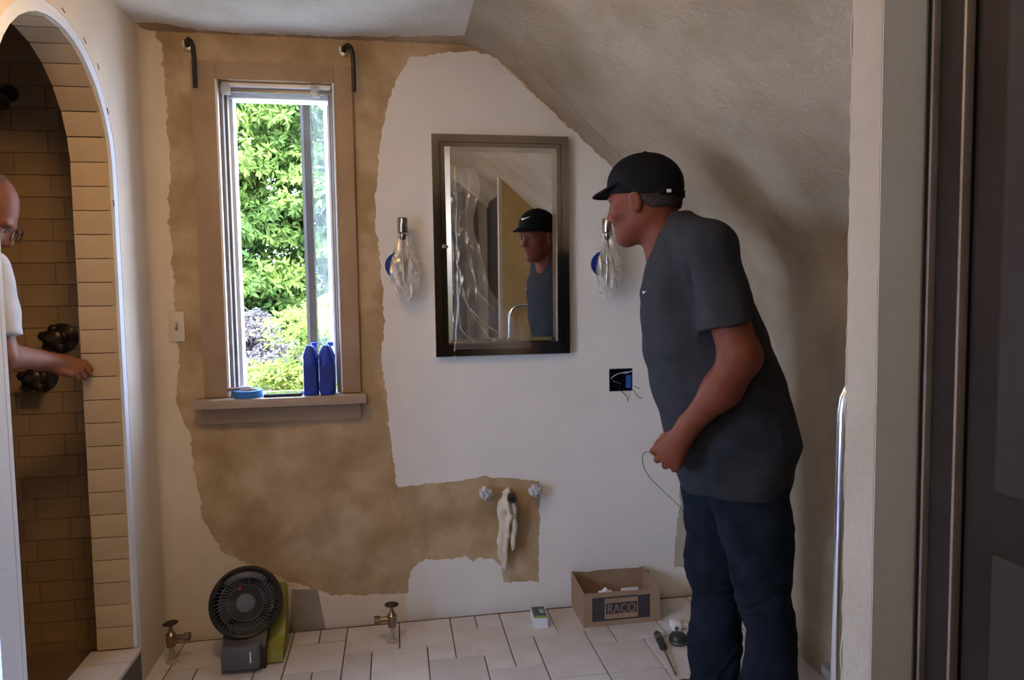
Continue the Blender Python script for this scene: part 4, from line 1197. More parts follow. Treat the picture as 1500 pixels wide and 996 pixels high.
def head_sdf(P, s=1.0):
    # head frame: face towards +x, neck axis near x=.16, chin at z=1.43
    d = ellip(P, (0.180, 0, 1.598), (0.100, 0.076, 0.094))
    d = smin(d, ellip(P, (0.212, 0, 1.528), (0.073, 0.060, 0.088)), 0.04)
    d = smin(d, rcone(P, (0.170, 0.044, 1.515), (0.236, 0.014, 1.456), 0.024, 0.021), 0.03)
    d = smin(d, rcone(P, (0.170, -0.044, 1.515), (0.236, -0.014, 1.456), 0.024, 0.021), 0.03)
    d = smin(d, ellip(P, (0.247, 0, 1.453), (0.019, 0.021, 0.020)), 0.02)
    for q in (-1, 1):
        d = smin(d, ellip(P, (0.272, q * 0.028, 1.566), (0.014, 0.024, 0.009)), 0.014)
        d = smin(d, ellip(P, (0.250, q * 0.040, 1.523), (0.022, 0.020, 0.020)), 0.02)
        d = smax(d, -ellip(P, (0.291, q * 0.033, 1.546), (0.016, 0.019, 0.011)), 0.010)
        d = smin(d, ellip(P, (0.2645, q * 0.031, 1.546), (0.013, 0.014, 0.0115)), 0.003)
    d = smin(d, rcone(P, (0.278, 0, 1.556), (0.292, 0, 1.515), 0.008, 0.0115), 0.012)
    for q in (-1, 1):
        d = smin(d, ellip(P, (0.283, q * 0.011, 1.510), (0.010, 0.008, 0.007)), 0.006)
    d = smin(d, ellip(P, (0.268, 0, 1.4885), (0.011, 0.022, 0.0055)), 0.006)
    d = smin(d, ellip(P, (0.265, 0, 1.4745), (0.011, 0.019, 0.0065)), 0.006)
    d = smax(d, -ellip(P, (0.280, 0, 1.4815), (0.010, 0.026, 0.0018)), 0.003)
    for q in (-1, 1):
        e = ellip(P, (0.186, q * 0.080, 1.549), (0.0185, 0.009, 0.034), 0.18)
        e = smax(e, -ellip(P, (0.190, q * 0.091, 1.552), (0.010, 0.008, 0.021), 0.18), 0.005)
        d = smin(d, e, 0.008)
    return d
def fist(P, wr, mcps, inw, r=0.0098):
    # palm fan from the wrist, fingers curled over `inw`
    d = rcone(P, wr, mcps[0], 0.022, 0.014)
    for m_ in mcps[1:]:
        d = smin(d, rcone(P, wr, m_, 0.022, 0.0135), 0.018)
    w = np.array(wr); inw = np.array(inw)
    for k, m_ in enumerate(mcps):
        m0 = np.array(m_)
        fwd_ = (m0 - w) / np.linalg.norm(m0 - w)
        l = [0.040, 0.043, 0.040, 0.033][k]
        p1 = m0 + l * (0.45 * fwd_ + 0.9 * inw)
        p2 = p1 + l * 0.75 * (-0.75 * fwd_ + 0.55 * inw)
        p3 = p2 + l * 0.55 * (-0.8 * fwd_ - 0.55 * inw)
        q = rcone(P, tuple(m0), tuple(p1), r + 0.001, r)
        q = smin(q, rcone(P, tuple(p1), tuple(p2), r, r - 0.001), 0.004)
        q = smin(q, rcone(P, tuple(p2), tuple(p3), r - 0.001, r - 0.002), 0.004)
        d = smin(d, q, 0.005)
    return d

# ---------------------------------------------------------------- man in the cap, left profile, looking at the mirror
HY = math.radians(-13)
HC = (0.165, 0.0)
def man_head(P):
    return head_sdf(roty2(P, HC, HY))
WR = (0.052, 0.222, 0.945)
MC = [(0.128, 0.214, 0.878), (0.118, 0.220, 0.860), (0.101, 0.222, 0.846), (0.082, 0.222, 0.838)]
def man_body(P):
    d = man_head(P)
    d = smin(d, rcone(P, (0.118, 0, 1.39), (0.150, 0, 1.53), 0.062, 0.058), 0.03)
    d = smin(d, rcone(P, (0.035, -0.14, 1.41), (0.035, 0.14, 1.41), 0.05, 0.05), 0.06)
    d = smin(d, slices(P, [(0.78, 0.06, -0.18, 0.13), (1.0, 0.13, -0.17, 0.14), (1.25, 0.15, -0.09, 0.14), (1.42, 0.10, -0.02, 0.12)]), 0.04)
    # near (left) arm
    d = smin(d, rcone(P, (0.0, 0.180, 1.40), (-0.070, 0.238, 1.135), 0.056, 0.049), 0.03)
    d = smin(d, rcone(P, (-0.078, 0.240, 1.125), (-0.030, 0.236, 1.045), 0.048, 0.045), 0.03)
    d = smin(d, rcone(P, (-0.030, 0.236, 1.045), WR, 0.045, 0.028), 0.03)
    d = smin(d, fist(P, WR, MC, (0.15, -1.0, -0.1)), 0.014)
    d = smin(d, smin(rcone(P, (0.078, 0.205, 0.925), (0.118, 0.190, 0.905), 0.0125, 0.0105), rcone(P, (0.118, 0.190, 0.905), (0.138, 0.178, 0.882), 0.0105, 0.0085), 0.005), 0.010)
    # far (right) arm, bent to the belly
    d = smin(d, rcone(P, (0.0, -0.180, 1.40), (-0.07, -0.235, 1.13), 0.056, 0.046), 0.03)
    d = smin(d, rcone(P, (-0.07, -0.235, 1.13), (-0.02, -0.235, 0.90), 0.046, 0.028), 0.02)
    wr2 = (-0.02, -0.235, 0.90)
    d = smin(d, fist(P, wr2, [(0.022, -0.222, 0.825), (0.006, -0.226, 0.817), (-0.012, -0.228, 0.815), (-0.030, -0.228, 0.820)], (0.1, 1.0, -0.1)), 0.014)
    d = smin(d, rcone(P, (0.0, -0.22, 0.885), (0.035, -0.205, 0.845), 0.012, 0.009), 0.008)
    # legs hidden in the jeans
    d = smin(d, smin(rcone(P, (-0.08, 0.09, 0.80), (-0.15, 0.098, 0.46), 0.06, 0.045), rcone(P, (-0.15, 0.098, 0.46), (-0.155, 0.10, 0.10), 0.045, 0.04), 0.03), 0.04)
    d = smin(d, rcone(P, (-0.05, -0.09, 0.80), (-0.015, -0.10, 0.10), 0.06, 0.04), 0.04)
    return d
TORSO = [(0.735, 0.080, -0.222, 0.182), (0.80, 0.098, -0.232, 0.188), (0.865, 0.122, -0.250, 0.192), (0.957, 0.150, -0.226, 0.190), (1.03, 0.170, -0.206, 0.187), (1.10, 0.185, -0.181, 0.185), (1.17, 0.192, -0.155, 0.184), (1.23, 0.195, -0.132, 0.184), (1.29, 0.197, -0.110, 0.182), (1.34, 0.190, -0.088, 0.175), (1.40, 0.166, -0.055, 0.160), (1.45, 0.138, -0.015, 0.125), (1.485, 0.118, 0.030, 0.088), (1.51, 0.105, 0.055, 0.06)]
def folds(P, amp, seed=0.0):
    x, y, z = P
    return amp * (np.sin(z * 38 + x * 22 + y * 14 + seed) * np.sin(x * 17 - z * 9 + y * 21 + 1.3 * seed) + 0.6 * np.sin(z * 71 - x * 43 + y * 33 + 2 * seed))
def man_shirt(P):
    d = slices(P, TORSO)
    d = smin(d, rcone(P, (0.055, -0.13, 1.435), (0.055, 0.13, 1.435), 0.045, 0.045), 0.06)
    for q, ex, ez in ((1, -0.056, 1.222), (-1, -0.01, 1.222)):
        s = rcone(P, (0.004, q * 0.172, 1.405), (ex, q * 0.222, ez - 0.05), 0.064, 0.078)
        # open cuff cut square to the arm
        s = np.maximum(s, (ez - 0.012 - P[2]) - 0.22 * (P[0] - ex))
        d = smin(d, s, 0.028)
    for q in (1, -1):
        d = smin(d, rcone(P, (0.062, q * 0.05, 1.436), (0.006, q * 0.165, 1.402), 0.060, 0.066), 0.05)
    # deep crease where sleeve meets chest
    d = d + 0.010 * np.exp(-(((P[0] - 0.060 + (1.40 - P[2]) * 0.22) / 0.010) ** 2)) * np.exp(-(((P[2] - 1.31) / 0.07) ** 2)) * (np.abs(P[1]) > 0.10)
    x, y, z = P
    # bag of cloth over the belt, pull folds towards the hem
    w = np.clip((1.15 - z) / 0.35, 0, 1)
    d = d + folds(P, 0.0022, 0.5) + 0.004 * w * np.sin(x * 26 + z * 10 + y * 8)
    # neck opening
    d = smax(d, -rcone(P, (0.118, 0, 1.40), (0.150, 0, 1.53), 0.066, 0.066) if False else -1.0 - 0 * x, 0.001)
    return d
def legs(P, tabs, seed=0.0):
    d = None
    for tab in tabs:
        q = slices(P, tab, n=2.2)
        d = q if d is None else smin(d, q, 0.03)
    x, y, z = P
    kn = np.exp(-((z - 0.46) / 0.10) ** 2) + 0.9 * np.exp(-((z - 0.16) / 0.13) ** 2) + 0.5 * np.exp(-((z - 0.72) / 0.08) ** 2)
    ph = z * 62 + 48 * x * np.sign(y) + 12 * np.sin(z * 19 + x * 13 + seed)
    d = d + 0.0034 * kn * np.sin(ph + 9 * y + seed) * (0.5 + 0.5 * np.sin(x * 31 + z * 23 + seed)) + folds(P, 0.0018, seed)
    return d
NEAR = [(0.03, -0.078, -0.230, 0.076, 0.10), (0.10, -0.082, -0.232, 0.075, 0.10), (0.20, -0.086, -0.233, 0.073, 0.10), (0.29, -0.094, -0.235, 0.072, 0.10), (0.36, -0.100, -0.231, 0.074, 0.10), (0.42, -0.076, -0.222, 0.078, 0.10), (0.48, -0.060, -0.215, 0.080, 0.098), (0.55, -0.048, -0.221, 0.083, 0.096), (0.65, -0.018, -0.222, 0.088, 0.092), (0.72, 0.008, -0.213, 0.090, 0.088), (0.80, 0.055, -0.205, 0.090, 0.085), (0.88, 0.065, -0.20, 0.088, 0.08)]
FAR = [(0.03, 0.058, -0.092, 0.076, -0.10), (0.10, 0.056, -0.090, 0.075, -0.10), (0.20, 0.068, -0.098, 0.073, -0.10), (0.30, 0.053, -0.098, 0.072, -0.10), (0.37, 0.052, -0.095, 0.074, -0.10), (0.416, 0.067, -0.092, 0.077, -0.10), (0.464, 0.077, -0.092, 0.080, -0.098), (0.54, 0.069, -0.105, 0.083, -0.096), (0.61, 0.076, -0.13, 0.087, -0.092), (0.72, 0.086, -0.17, 0.090, -0.088), (0.80, 0.082, -0.20, 0.090, -0.085), (0.88, 0.075, -0.20, 0.088, -0.08)]
def man_jeans(P):
    return legs(P, (NEAR, FAR))
def cap_fn(P):
    Q = roty2(P, HC, HY)
    d = ellip(Q, (0.181, 0, 1.598), (0.110, 0.088, 0.098))
    d = smin(d, ellip(Q, (0.215, 0, 1.612), (0.072, 0.070, 0.070)), 0.03)
    x, y, z = Q
    rim = 1.571 + 0.10 * (x - 0.18)
    d = np.maximum(d, rim - z)
    # panel seams
    an = np.arctan2(y, x - 0.181)
    d = d + 0.0012 * np.exp(-(np.sin(3 * an) / 0.10) ** 2)
    # adjusting opening at the back
    return d
def brim_fn(P):
    x, y, z = roty2(P, HC, HY)
    zb = 1.606 - 0.48 * (x - 0.280) - 3.2 * y * y
    e = np.sqrt(((x - 0.240) / 0.104) ** 2 + (y / 0.082) ** 2) - 1.0
    d = smax(np.abs(z - zb) - 0.0035, e * 0.08, 0.004)
    return np.maximum(d, 0.235 - x)
def hair_fn(P):
    Q = roty2(P, HC, HY)
    d = ellip(Q, (0.178, 0, 1.585), (0.1005, 0.0785, 0.096))
    d = smin(d, rcone(Q, (0.146, 0, 1.515), (0.150, 0, 1.56), 0.062, 0.066), 0.03)
    x, y, z = Q
    d = np.maximum(d, x - 0.222)
    d = np.maximum(d, (1.532 + np.clip(x - 0.150, 0, 1) * 0.95) - z)
    return d + 0.0012 * np.sin(x * 420 + z * 130) * np.sin(y * 380 + z * 260)

man = thing('person', (0.8927, -0.8773, 0), 'man in dark cap, grey t-shirt and jeans leaning to look at the mirror', 'person')
man.rotation_euler = (0, 0, math.radians(180 - 25.486))
sdf_obj('body', man_body, (-0.26, -0.31, 0.05), (0.33, 0.31, 1.72), 0.0042, m_skin, man, 2)
sh_o = sdf_obj('shirt', man_shirt, (-0.29, -0.32, 0.70), (0.24, 0.32, 1.54), 0.0055, m_shirt, man, 2)
sdf_obj('jeans', man_jeans, (-0.27, -0.22, 0.0), (0.12, 0.22, 0.90), 0.0055, m_jean, man, 2)
cap_o = sdf_obj('cap', cap_fn, (0.04, -0.13, 1.55), (0.33, 0.13, 1.72), 0.0035, m_cap, man, 2)
sdf_obj('brim', brim_fn, (0.20, -0.13, 1.52), (0.38, 0.13, 1.66), 0.0028, m_cap, cap_o, 1)
sdf_obj('hair', hair_fn, (0.04, -0.12, 1.50), (0.27, 0.12, 1.70), 0.0032, m_hair, man, 1)
def eyes(par, fn):
    for s_ in (-1, 1):
        e_ = MB().ell((0.2672, s_ * 0.031, 1.5455), (0.0108, 0.0112, 0.0088), 16, 10)
        eo = pbuild(e_, 'eye', mat('eye_white', (0.26, 0.22, 0.20), 0.3), par, fn=fn)
        pbuild(MB().ell((0.2757, s_ * 0.031, 1.5452), (0.0042, 0.0054, 0.0054), 12, 8), 'iris', mat('dark_iris', (0.02, 0.014, 0.01), 0.15), eo, fn=fn)
        pbuild(MB().tube([(0.279, s_ * 0.012, 1.5655), (0.283, s_ * 0.028, 1.5690), (0.274, s_ * 0.046, 1.5645)], [0.0022, 0.0034, 0.0018], 8), 'eyebrow', m_hair, par, fn=fn)
# cap strap with buckle, logos in thread
def loc2(q, p):          # head frame -> person frame
    cc, ss = math.cos(HY), math.sin(HY)
    x, y = p[0] - HC[0], p[1] - HC[1]
    return (HC[0] + cc * x - ss * y, HC[1] + ss * x + cc * y, p[2])
def pbuild(mb, name, m_, par, smooth='all', fn=None):
    if fn: mb.v = [fn(p) for p in mb.v]
    o = mb.build(name, m_, None, smooth, fix=True)
    o.parent = par
    return o
hp = lambda p: loc2(None, p)
eyes(man, hp)
strap = [(0.181 + 0.112 * math.cos(a), 0.090 * math.sin(a), 1.572) for a in [PI - 1.0 + k * 2.0 / 14 for k in range(15)]]
q = MB()
v = []
for p in strap:
    v += [(p[0] - 0.0, p[1], p[2] - 0.009), (p[0], p[1], p[2] + 0.009)]
q.add(v, [(2 * i, 2 * i + 2, 2 * i + 3, 2 * i + 1) for i in range(14)])
st_o = pbuild(q, 'strap', m_cap, cap_o, fn=hp)
mdf = st_o.modifiers.new('thick', 'SOLIDIFY'); mdf.thickness = 0.004
ab = PI - 0.72
q = MB().box(-0.006, 0.006, -0.001, 0.0022, -0.0045, 0.0045)
tx, ty = -0.112 * math.sin(ab), 0.090 * math.cos(ab)
tl = math.hypot(tx, ty)
tx, ty = tx / tl, ty / tl
pbuild(q, 'buckle', m_logo, cap_o, smooth=False, fn=lambda p: hp((0.181 + 0.1135 * math.cos(ab) + p[0] * tx + p[1] * ty, 0.0915 * math.sin(ab) + p[0] * ty - p[1] * tx, 1.573 + p[2])))
pbuild(MB().ell((0.183, 0, 1.6965), (0.008, 0.008, 0.004), 12, 8), 'button', m_cap, cap_o, fn=hp)
# tick-shaped mark: outline in 2D, wrapped onto the cloth surface by ray
tick = [(0.0, 0.25), (0.10, 0.05), (0.24, 0.0), (0.40, 0.06), (1.0, 0.36), (0.42, 0.20), (0.28, 0.17), (0.17, 0.20), (0.08, 0.30)]
def wrap_mark(target_fn, org, ux, uz, nrm, size, name, par, flip=1):
    pts2 = []
    for i in range(len(tick)):
        a_, b_ = tick[i], tick[(i + 1) % len(tick)]
        for t in range(4):
            pts2.append((a_[0] + (b_[0] - a_[0]) * t / 4, a_[1] + (b_[1] - a_[1]) * t / 4))
    tri = tessellate_polygon([[Vector((p[0], p[1], 0)) for p in pts2]])
    vs_ = []
    nrm = np.array(nrm) / np.linalg.norm(nrm)
    for p in pts2:
        b0 = np.array(org) + np.array(ux) * (p[0] - 0.45) * size * flip + np.array(uz) * (p[1] - 0.15) * size
        ts = np.arange(0.06, -0.12, -0.001)
        pp = b0[None] + ts[:, None] * nrm[None]
        dd = target_fn((pp[:, 0].astype(f32), pp[:, 1].astype(f32), pp[:, 2].astype(f32)))
        k = np.argmax(dd < 0) if (dd < 0).any() else len(ts) // 2
        vs_.append(tuple(b0 + (ts[max(k - 1, 0)] + 0.0012) * nrm))
    q = MB().add(vs_, [tuple(t) for t in tri])
    o = pbuild(q, name, m_logo, par, smooth=False)
    md_ = o.modifiers.new('thick', 'SOLIDIFY'); md_.thickness = 0.001; md_.offset = 0
wrap_mark(man_shirt, (0.17, 0.11, 1.293), (0.55, -0.83, 0), (0, 0, 1), (0.83, 0.55, 0), 0.026, 'chest_mark', sh_o, -1)
n_ = hp((1.165, 0.0, 0)); n_ = (n_[0] - 0.165, n_[1], 0.35)
wrap_mark(cap_fn, hp((0.27, 0.0, 1.635)), (-n_[1], n_[0], 0), (0, 0, 1), n_, 0.055, 'cap_mark', cap_o, -1)
for (cx, cy_) in ((-0.16, 0.10), (-0.035, -0.10)):
    def boot(P, cx=cx, cy_=cy_):
        d = rcone(P, (cx - 0.045, cy_, 0.045), (cx + 0.105, cy_ * 1.08, 0.036), 0.045, 0.036)
        d = smin(d, rcone(P, (cx - 0.02, cy_, 0.05), (cx - 0.01, cy_, 0.13), 0.045, 0.045), 0.04)
        return np.maximum(smax(d, 0.004 - P[2], 0.006), -P[2] + 0.001)
    sdf_obj('boot', boot, (cx - 0.11, cy_ - 0.07, -0.01), (cx + 0.20, cy_ + 0.07, 0.19), 0.006, m_shoe, man, 1)

# thin green wire hanging from his hand
gw = thing('green_wire', (0.76, -0.80, 0), 'thin green wire looping from the fist down to the floor', 'wire')
th_ = math.radians(25.486)
def man_w(a, s, z):
    return (0.8927 - a * math.cos(th_) + s * math.sin(th_), -0.8773 + a * math.sin(th_) + s * math.cos(th_), z)
pw = [(0.128, -0.19, 0.868), (0.150, -0.185, 0.862), (0.166, -0.17, 0.858), (0.178, -0.15, 0.842), (0.180, -0.12, 0.815), (0.178, -0.08, 0.785), (0.168, -0.03, 0.750), (0.150, 0.02, 0.715), (0.120, 0.10, 0.660), (0.086, 0.19, 0.595), (0.04, 0.26, 0.50), (0.0, 0.30, 0.35), (-0.03, 0.33, 0.18), (-0.04, 0.36, 0.05), (-0.03, 0.40, 0.003), (0.0, 0.46, 0.0015), (0.04, 0.50, 0.0015)]
cu = bpy.data.curves.new('w', 'CURVE')
sp = []
for k in range(len(pw) - 1):
    p0, p1, p2, p3 = pw[max(k - 1, 0)], pw[k], pw[k + 1], pw[min(k + 2, len(pw) - 1)]
    for t in range(5):
        u = t / 5
        sp.append(man_w(*[0.5 * (2 * p1[i] + (p2[i] - p0[i]) * u + (2 * p0[i] - 5 * p1[i] + 4 * p2[i] - p3[i]) * u * u + (3 * p1[i] - p0[i] - 3 * p2[i] + p3[i]) * u ** 3) for i in range(3)]))
MB().tube(sp, 0.0011, 6).build('insulation', mat('green_insulation', (0.02, 0.075, 0.045), 0.5), gw, smooth='all')
MB().cyl(sp[-1], tuple(Vector(sp[-1]) + Vector((-0.012, 0.004, 0))), 0.0007, n=6).build('bare_end', MATS['copper_wire'], gw)

# ---------------------------------------------------------------- man in the shower, reaching to the jamb
# frame: x forward (towards the room), y to his left (into the shower), standing at the floor of the shower
m2 = thing('person', (-1.26, -0.60, 0.03), 'man in white t-shirt and glasses inside the shower, hand on the jamb', 'person')
M2Y = math.radians(58)
m2.rotation_euler = (0, 0, M2Y)
def to2(p):        # world -> his frame
    x, y = p[0] + 1.26, p[1] + 0.60
    return (x * math.cos(M2Y) + y * math.sin(M2Y), -x * math.sin(M2Y) + y * math.cos(M2Y), p[2] - 0.03)
S2 = (0.038, -0.190, 1.345)
H2 = math.radians(-44)
N2 = (0.03, 0.0)
EL = to2((-1.050, -0.685, 1.150))
W2 = to2((-1.048, -0.470, 1.118))
HD2 = (0.055, 0.0, 1.42)
def in_head2(P):
    Q = roty2(P, N2, H2)
    Q = (Q[0] + 0.100, Q[1] + 0.016, Q[2] + 0.030)
    return pitch_about(Q, (0.16, 0, 1.46), math.radians(-24))
def head2(P):
    return head_sdf(in_head2(P))
FT = [to2((p[0] - 0.016, p[1], p[2])) for p in ((-0.990, -0.386, 1.112), (-0.984, -0.395, 1.106), (-0.986, -0.408, 1.098), (-0.992, -0.420, 1.090))]
F1 = [to2((p[0] - 0.016, p[1], p[2])) for p in ((-0.953, -0.360, 1.098), (-0.949, -0.374, 1.088), (-0.955, -0.390, 1.076), (-0.966, -0.406, 1.070))]
F2 = [to2((p[0] - 0.016, p[1], p[2])) for p in ((-0.937, -0.350, 1.074), (-0.936, -0.364, 1.060), (-0.945, -0.378, 1.048), (-0.958, -0.396, 1.050))]
def body2(P):
    d = head2(P)
    d = smin(d, rcone(P, (0.0, 0, 1.33), (0.035, -0.02, 1.47), 0.062, 0.058), 0.03)
    d = smin(d, rcone(P, (-0.06, -0.14, 1.35), (-0.06, 0.14, 1.35), 0.05, 0.05), 0.06)
    d = smin(d, slices(P, [(0.75, 0.07, -0.15, 0.13), (1.0, 0.08, -0.16, 0.14), (1.36, 0.02, -0.13, 0.12)]), 0.04)
    d = smin(d, rcone(P, S2, EL, 0.054, 0.044), 0.03)
    d = smin(d, rcone(P, EL, W2, 0.042, 0.028), 0.02)
    h = rcone(P, W2, FT[0], 0.024, 0.013)
    for k in range(1, 4):
        h = smin(h, rcone(P, W2, FT[k], 0.024, 0.013), 0.015)
    for k in range(4):
        q = smin(rcone(P, FT[k], F1[k], 0.0105, 0.009), rcone(P, F1[k], F2[k], 0.009, 0.0075), 0.004)
        h = smin(h, q, 0.004)
    th0, th1, th2 = to2((-1.036, -0.455, 1.105)), to2((-1.011, -0.440, 1.078)), to2((-0.984, -0.425, 1.066))
    h = smin(h, smin(rcone(P, th0, th1, 0.014, 0.011), rcone(P, th1, th2, 0.011, 0.0085), 0.004), 0.008)
    d = smin(d, h, 0.012)
    # other arm hangs inside the shower
    d = smin(d, rcone(P, (-0.05, 0.172, 1.355), (-0.07, 0.235, 1.08), 0.054, 0.044), 0.03)
    d = smin(d, rcone(P, (-0.07, 0.235, 1.08), (0.06, 0.225, 0.88), 0.042, 0.028), 0.02)
    d = smin(d, fist(P, (0.06, 0.225, 0.88), [(0.118, 0.218, 0.815), (0.108, 0.224, 0.802), (0.094, 0.226, 0.793), (0.078, 0.226, 0.789)], (0.1, -1, 0)), 0.014)
    d = smin(d, rcone(P, (0.08, 0.21, 0.865), (0.125, 0.2, 0.83), 0.012, 0.009), 0.008)
    d = smin(d, rcone(P, (-0.04, 0.09, 0.80), (-0.03, 0.10, 0.10), 0.06, 0.04), 0.04)
    d = smin(d, rcone(P, (-0.04, -0.09, 0.80), (-0.03, -0.10, 0.10), 0.06, 0.04), 0.04)
    return d
def shirt2(P):
    d = slices(P, [(0.74, 0.10, -0.17, 0.175), (0.85, 0.115, -0.175, 0.18), (1.0, 0.115, -0.18, 0.18), (1.15, 0.105, -0.175, 0.18), (1.28, 0.07, -0.165, 0.175), (1.36, 0.035, -0.14, 0.15), (1.42, 0.02, -0.10, 0.10), (1.445, 0.01, -0.08, 0.075)])
    d = smin(d, rcone(P, (0.01, -0.155, 1.36), (-0.055, 0.14, 1.37), 0.05, 0.05), 0.05)
    e1 = tuple(S2[k] + (EL[k] - S2[k]) * 0.80 for k in range(3))
    s = rcone(P, S2, e1, 0.064, 0.066)
    dx = [(EL[k] - S2[k]) for k in range(3)]
    L_ = math.sqrt(sum(q * q for q in dx))
    s = np.maximum(s, sum((P[k] - e1[k]) * dx[k] / L_ for k in range(3)))
    d = smin(d, s, 0.025)
    s = rcone(P, (-0.05, 0.175, 1.37), (-0.066, 0.222, 1.17), 0.064, 0.068)
    s = np.maximum(s, 1.17 - P[2])
    d = smin(d, s, 0.025)
    return d + folds(P, 0.0022, 2.2)
def jeans2(P):
    N = [(0.02, 0.06, -0.10, 0.075, 0.10), (0.45, 0.06, -0.11, 0.078, 0.098), (0.70, 0.085, -0.15, 0.09, 0.088), (0.88, 0.08, -0.15, 0.088, 0.08)]
    return legs(P, (N, [(a_[0], a_[1], a_[2], a_[3], -a_[4]) for a_ in N]), 1.7)
sdf_obj('body', body2, (-0.22, -0.40, 0.05), (0.46, 0.31, 1.74), 0.0046, m_skin2, m2, 2)
sdf_obj('shirt', shirt2, (-0.22, -0.31, 0.70), (0.25, 0.33, 1.50), 0.006, m_wshirt, m2, 2)
sdf_obj('jeans', jeans2, (-0.2, -0.22, 0.0), (0.12, 0.22, 0.90), 0.007, m_jean, m2, 2)
for cy_ in (0.10, -0.10):
    def boot2(P, cy_=cy_):
        d = rcone(P, (-0.06, cy_, 0.045), (0.12, cy_ * 1.08, 0.038), 0.045, 0.040)
        d = smin(d, rcone(P, (-0.03, cy_, 0.05), (-0.02, cy_, 0.13), 0.045, 0.045), 0.04)
        return np.maximum(smax(d, 0.004 - P[2], 0.006), -P[2] + 0.001)
    sdf_obj('boot', boot2, (-0.12, cy_ - 0.07, -0.01), (0.19, cy_ + 0.07, 0.19), 0.007, m_shoe, m2, 1)
# glasses: built in the head frame, then carried along
def h2w(p):
    a_ = math.radians(-24)
    cc, ss = math.cos(a_), math.sin(a_)
    x, z = p[0] - 0.16, p[2] - 1.46
    x, z = cc * x - ss * z, ss * x + cc * z
    x, y, z = x + 0.16 - 0.100, p[1] - 0.016, z + 1.46 - 0.030
    c2, s2 = math.cos(H2), math.sin(H2)
    return (N2[0] + c2 * (x - N2[0]) - s2 * y, s2 * (x - N2[0]) + c2 * y, z)
eyes(m2, h2w)
gq = MB()
for s_ in (-1, 1):
    gq.tube([(0.300, s_ * 0.033 + 0.024 * math.cos(k * PI / 8), 1.545 + 0.018 * math.sin(k * PI / 8)) for k in range(16)], 0.0016, 6, True)
    gq.tube([(0.299, s_ * 0.057, 1.552), (0.285, s_ * 0.074, 1.553), (0.21, s_ * 0.083, 1.560), (0.180, s_ * 0.084, 1.555)], 0.0017, 6)
gq.tube([(0.300, -0.010, 1.550), (0.304, 0, 1.553), (0.300, 0.010, 1.550)], 0.0016, 6)
pbuild(gq, 'glasses', m_black, m2, fn=h2w)
# short dark stubble hair
def hair2(P):
    Q = in_head2(P)
    d = ellip(Q, (0.179, 0, 1.597), (0.102, 0.0782, 0.096))
    x, y, z = Q
    d = np.maximum(d, x - (0.205 + np.clip(z - 1.62, 0, 1) * 0.5))
    return np.maximum(d, (1.545 + np.clip(x - 0.150, 0, 1) * 0.95) - z)
sdf_obj('hair', hair2, (-0.16, -0.20, 1.40), (0.26, 0.18, 1.76), 0.0045, mat('dark_stubble', (0.10, 0.05, 0.036), 0.75, col2=(0.14, 0.075, 0.055), scale=120, bump=0.2, bscale=300), m2, 1)

# ---------------------------------------------------------------- rag hanging from the spout pipe
def chain(P, pts, rad):
    d = None
    for k in range(len(pts) - 1):
        q = rcone(P, pts[k], pts[k + 1], rad[k], rad[k + 1])
        d = q if d is None else smin(d, q, 0.008)
    return d
def rag_fn(P):
    P = (P[0], (P[1] + 0.055) * 1.0 - 0.055, P[2])
    d = chain(P, [(0.422, -0.050, 0.500), (0.404, -0.048, 0.440), (0.411, -0.044, 0.365), (0.398, -0.040, 0.300), (0.401, -0.036, 0.240), (0.410, -0.032, 0.190)], [0.013, 0.019, 0.016, 0.014, 0.010, 0.004])
    d = smin(d, chain(P, [(0.434, -0.056, 0.498), (0.450, -0.058, 0.440), (0.454, -0.052, 0.365), (0.449, -0.046, 0.300), (0.447, -0.042, 0.268)], [0.012, 0.013, 0.013, 0.010, 0.006]), 0.005)
    d = smin(d, chain(P, [(0.420, -0.066, 0.494), (0.424, -0.074, 0.455), (0.434, -0.072, 0.412), (0.424, -0.066, 0.360), (0.429, -0.060, 0.330)], [0.010, 0.010, 0.010, 0.008, 0.004]), 0.004)
    d = smin(d, chain(P, [(0.428, -0.050, 0.400), (0.424, -0.046, 0.330), (0.415, -0.044, 0.275), (0.420, -0.038, 0.225), (0.413, -0.034, 0.186)], [0.014, 0.015, 0.011, 0.008, 0.003]), 0.004)
    x, y, z = P
    return d + 0.0022 * np.sin(x * 130 + z * 55) * np.sin(z * 62 - x * 80 + 1.1) + 0.0012 * np.sin(z * 85 + x * 160 + y * 90)
ro = thing('rag', (0.425, 0, 0.18), 'beige cotton rag hanging twisted from the spout pipe', 'rag')
rg = sdf_obj('cloth', rag_fn, (0.37, -0.10, 0.16), (0.49, 0.0, 0.53), 0.0026, m_rag, ro, 1)
rg.data.transform(Matrix.Translation((-0.425, 0, -0.18)))
def tuck_fn(P):
    d = chain(P, [(0.414, -0.060, 0.506), (0.426, -0.070, 0.516), (0.432, -0.062, 0.504)], [0.009, 0.011, 0.008])
    return d + 0.0012 * np.sin(P[0] * 200) * np.sin(P[2] * 160)
rg = sdf_obj('tucked_end', tuck_fn, (0.38, -0.10, 0.47), (0.46, -0.02, 0.55), 0.0026, m_rag, ro, 1)
rg.data.transform(Matrix.Translation((-0.425, 0, -0.18)))

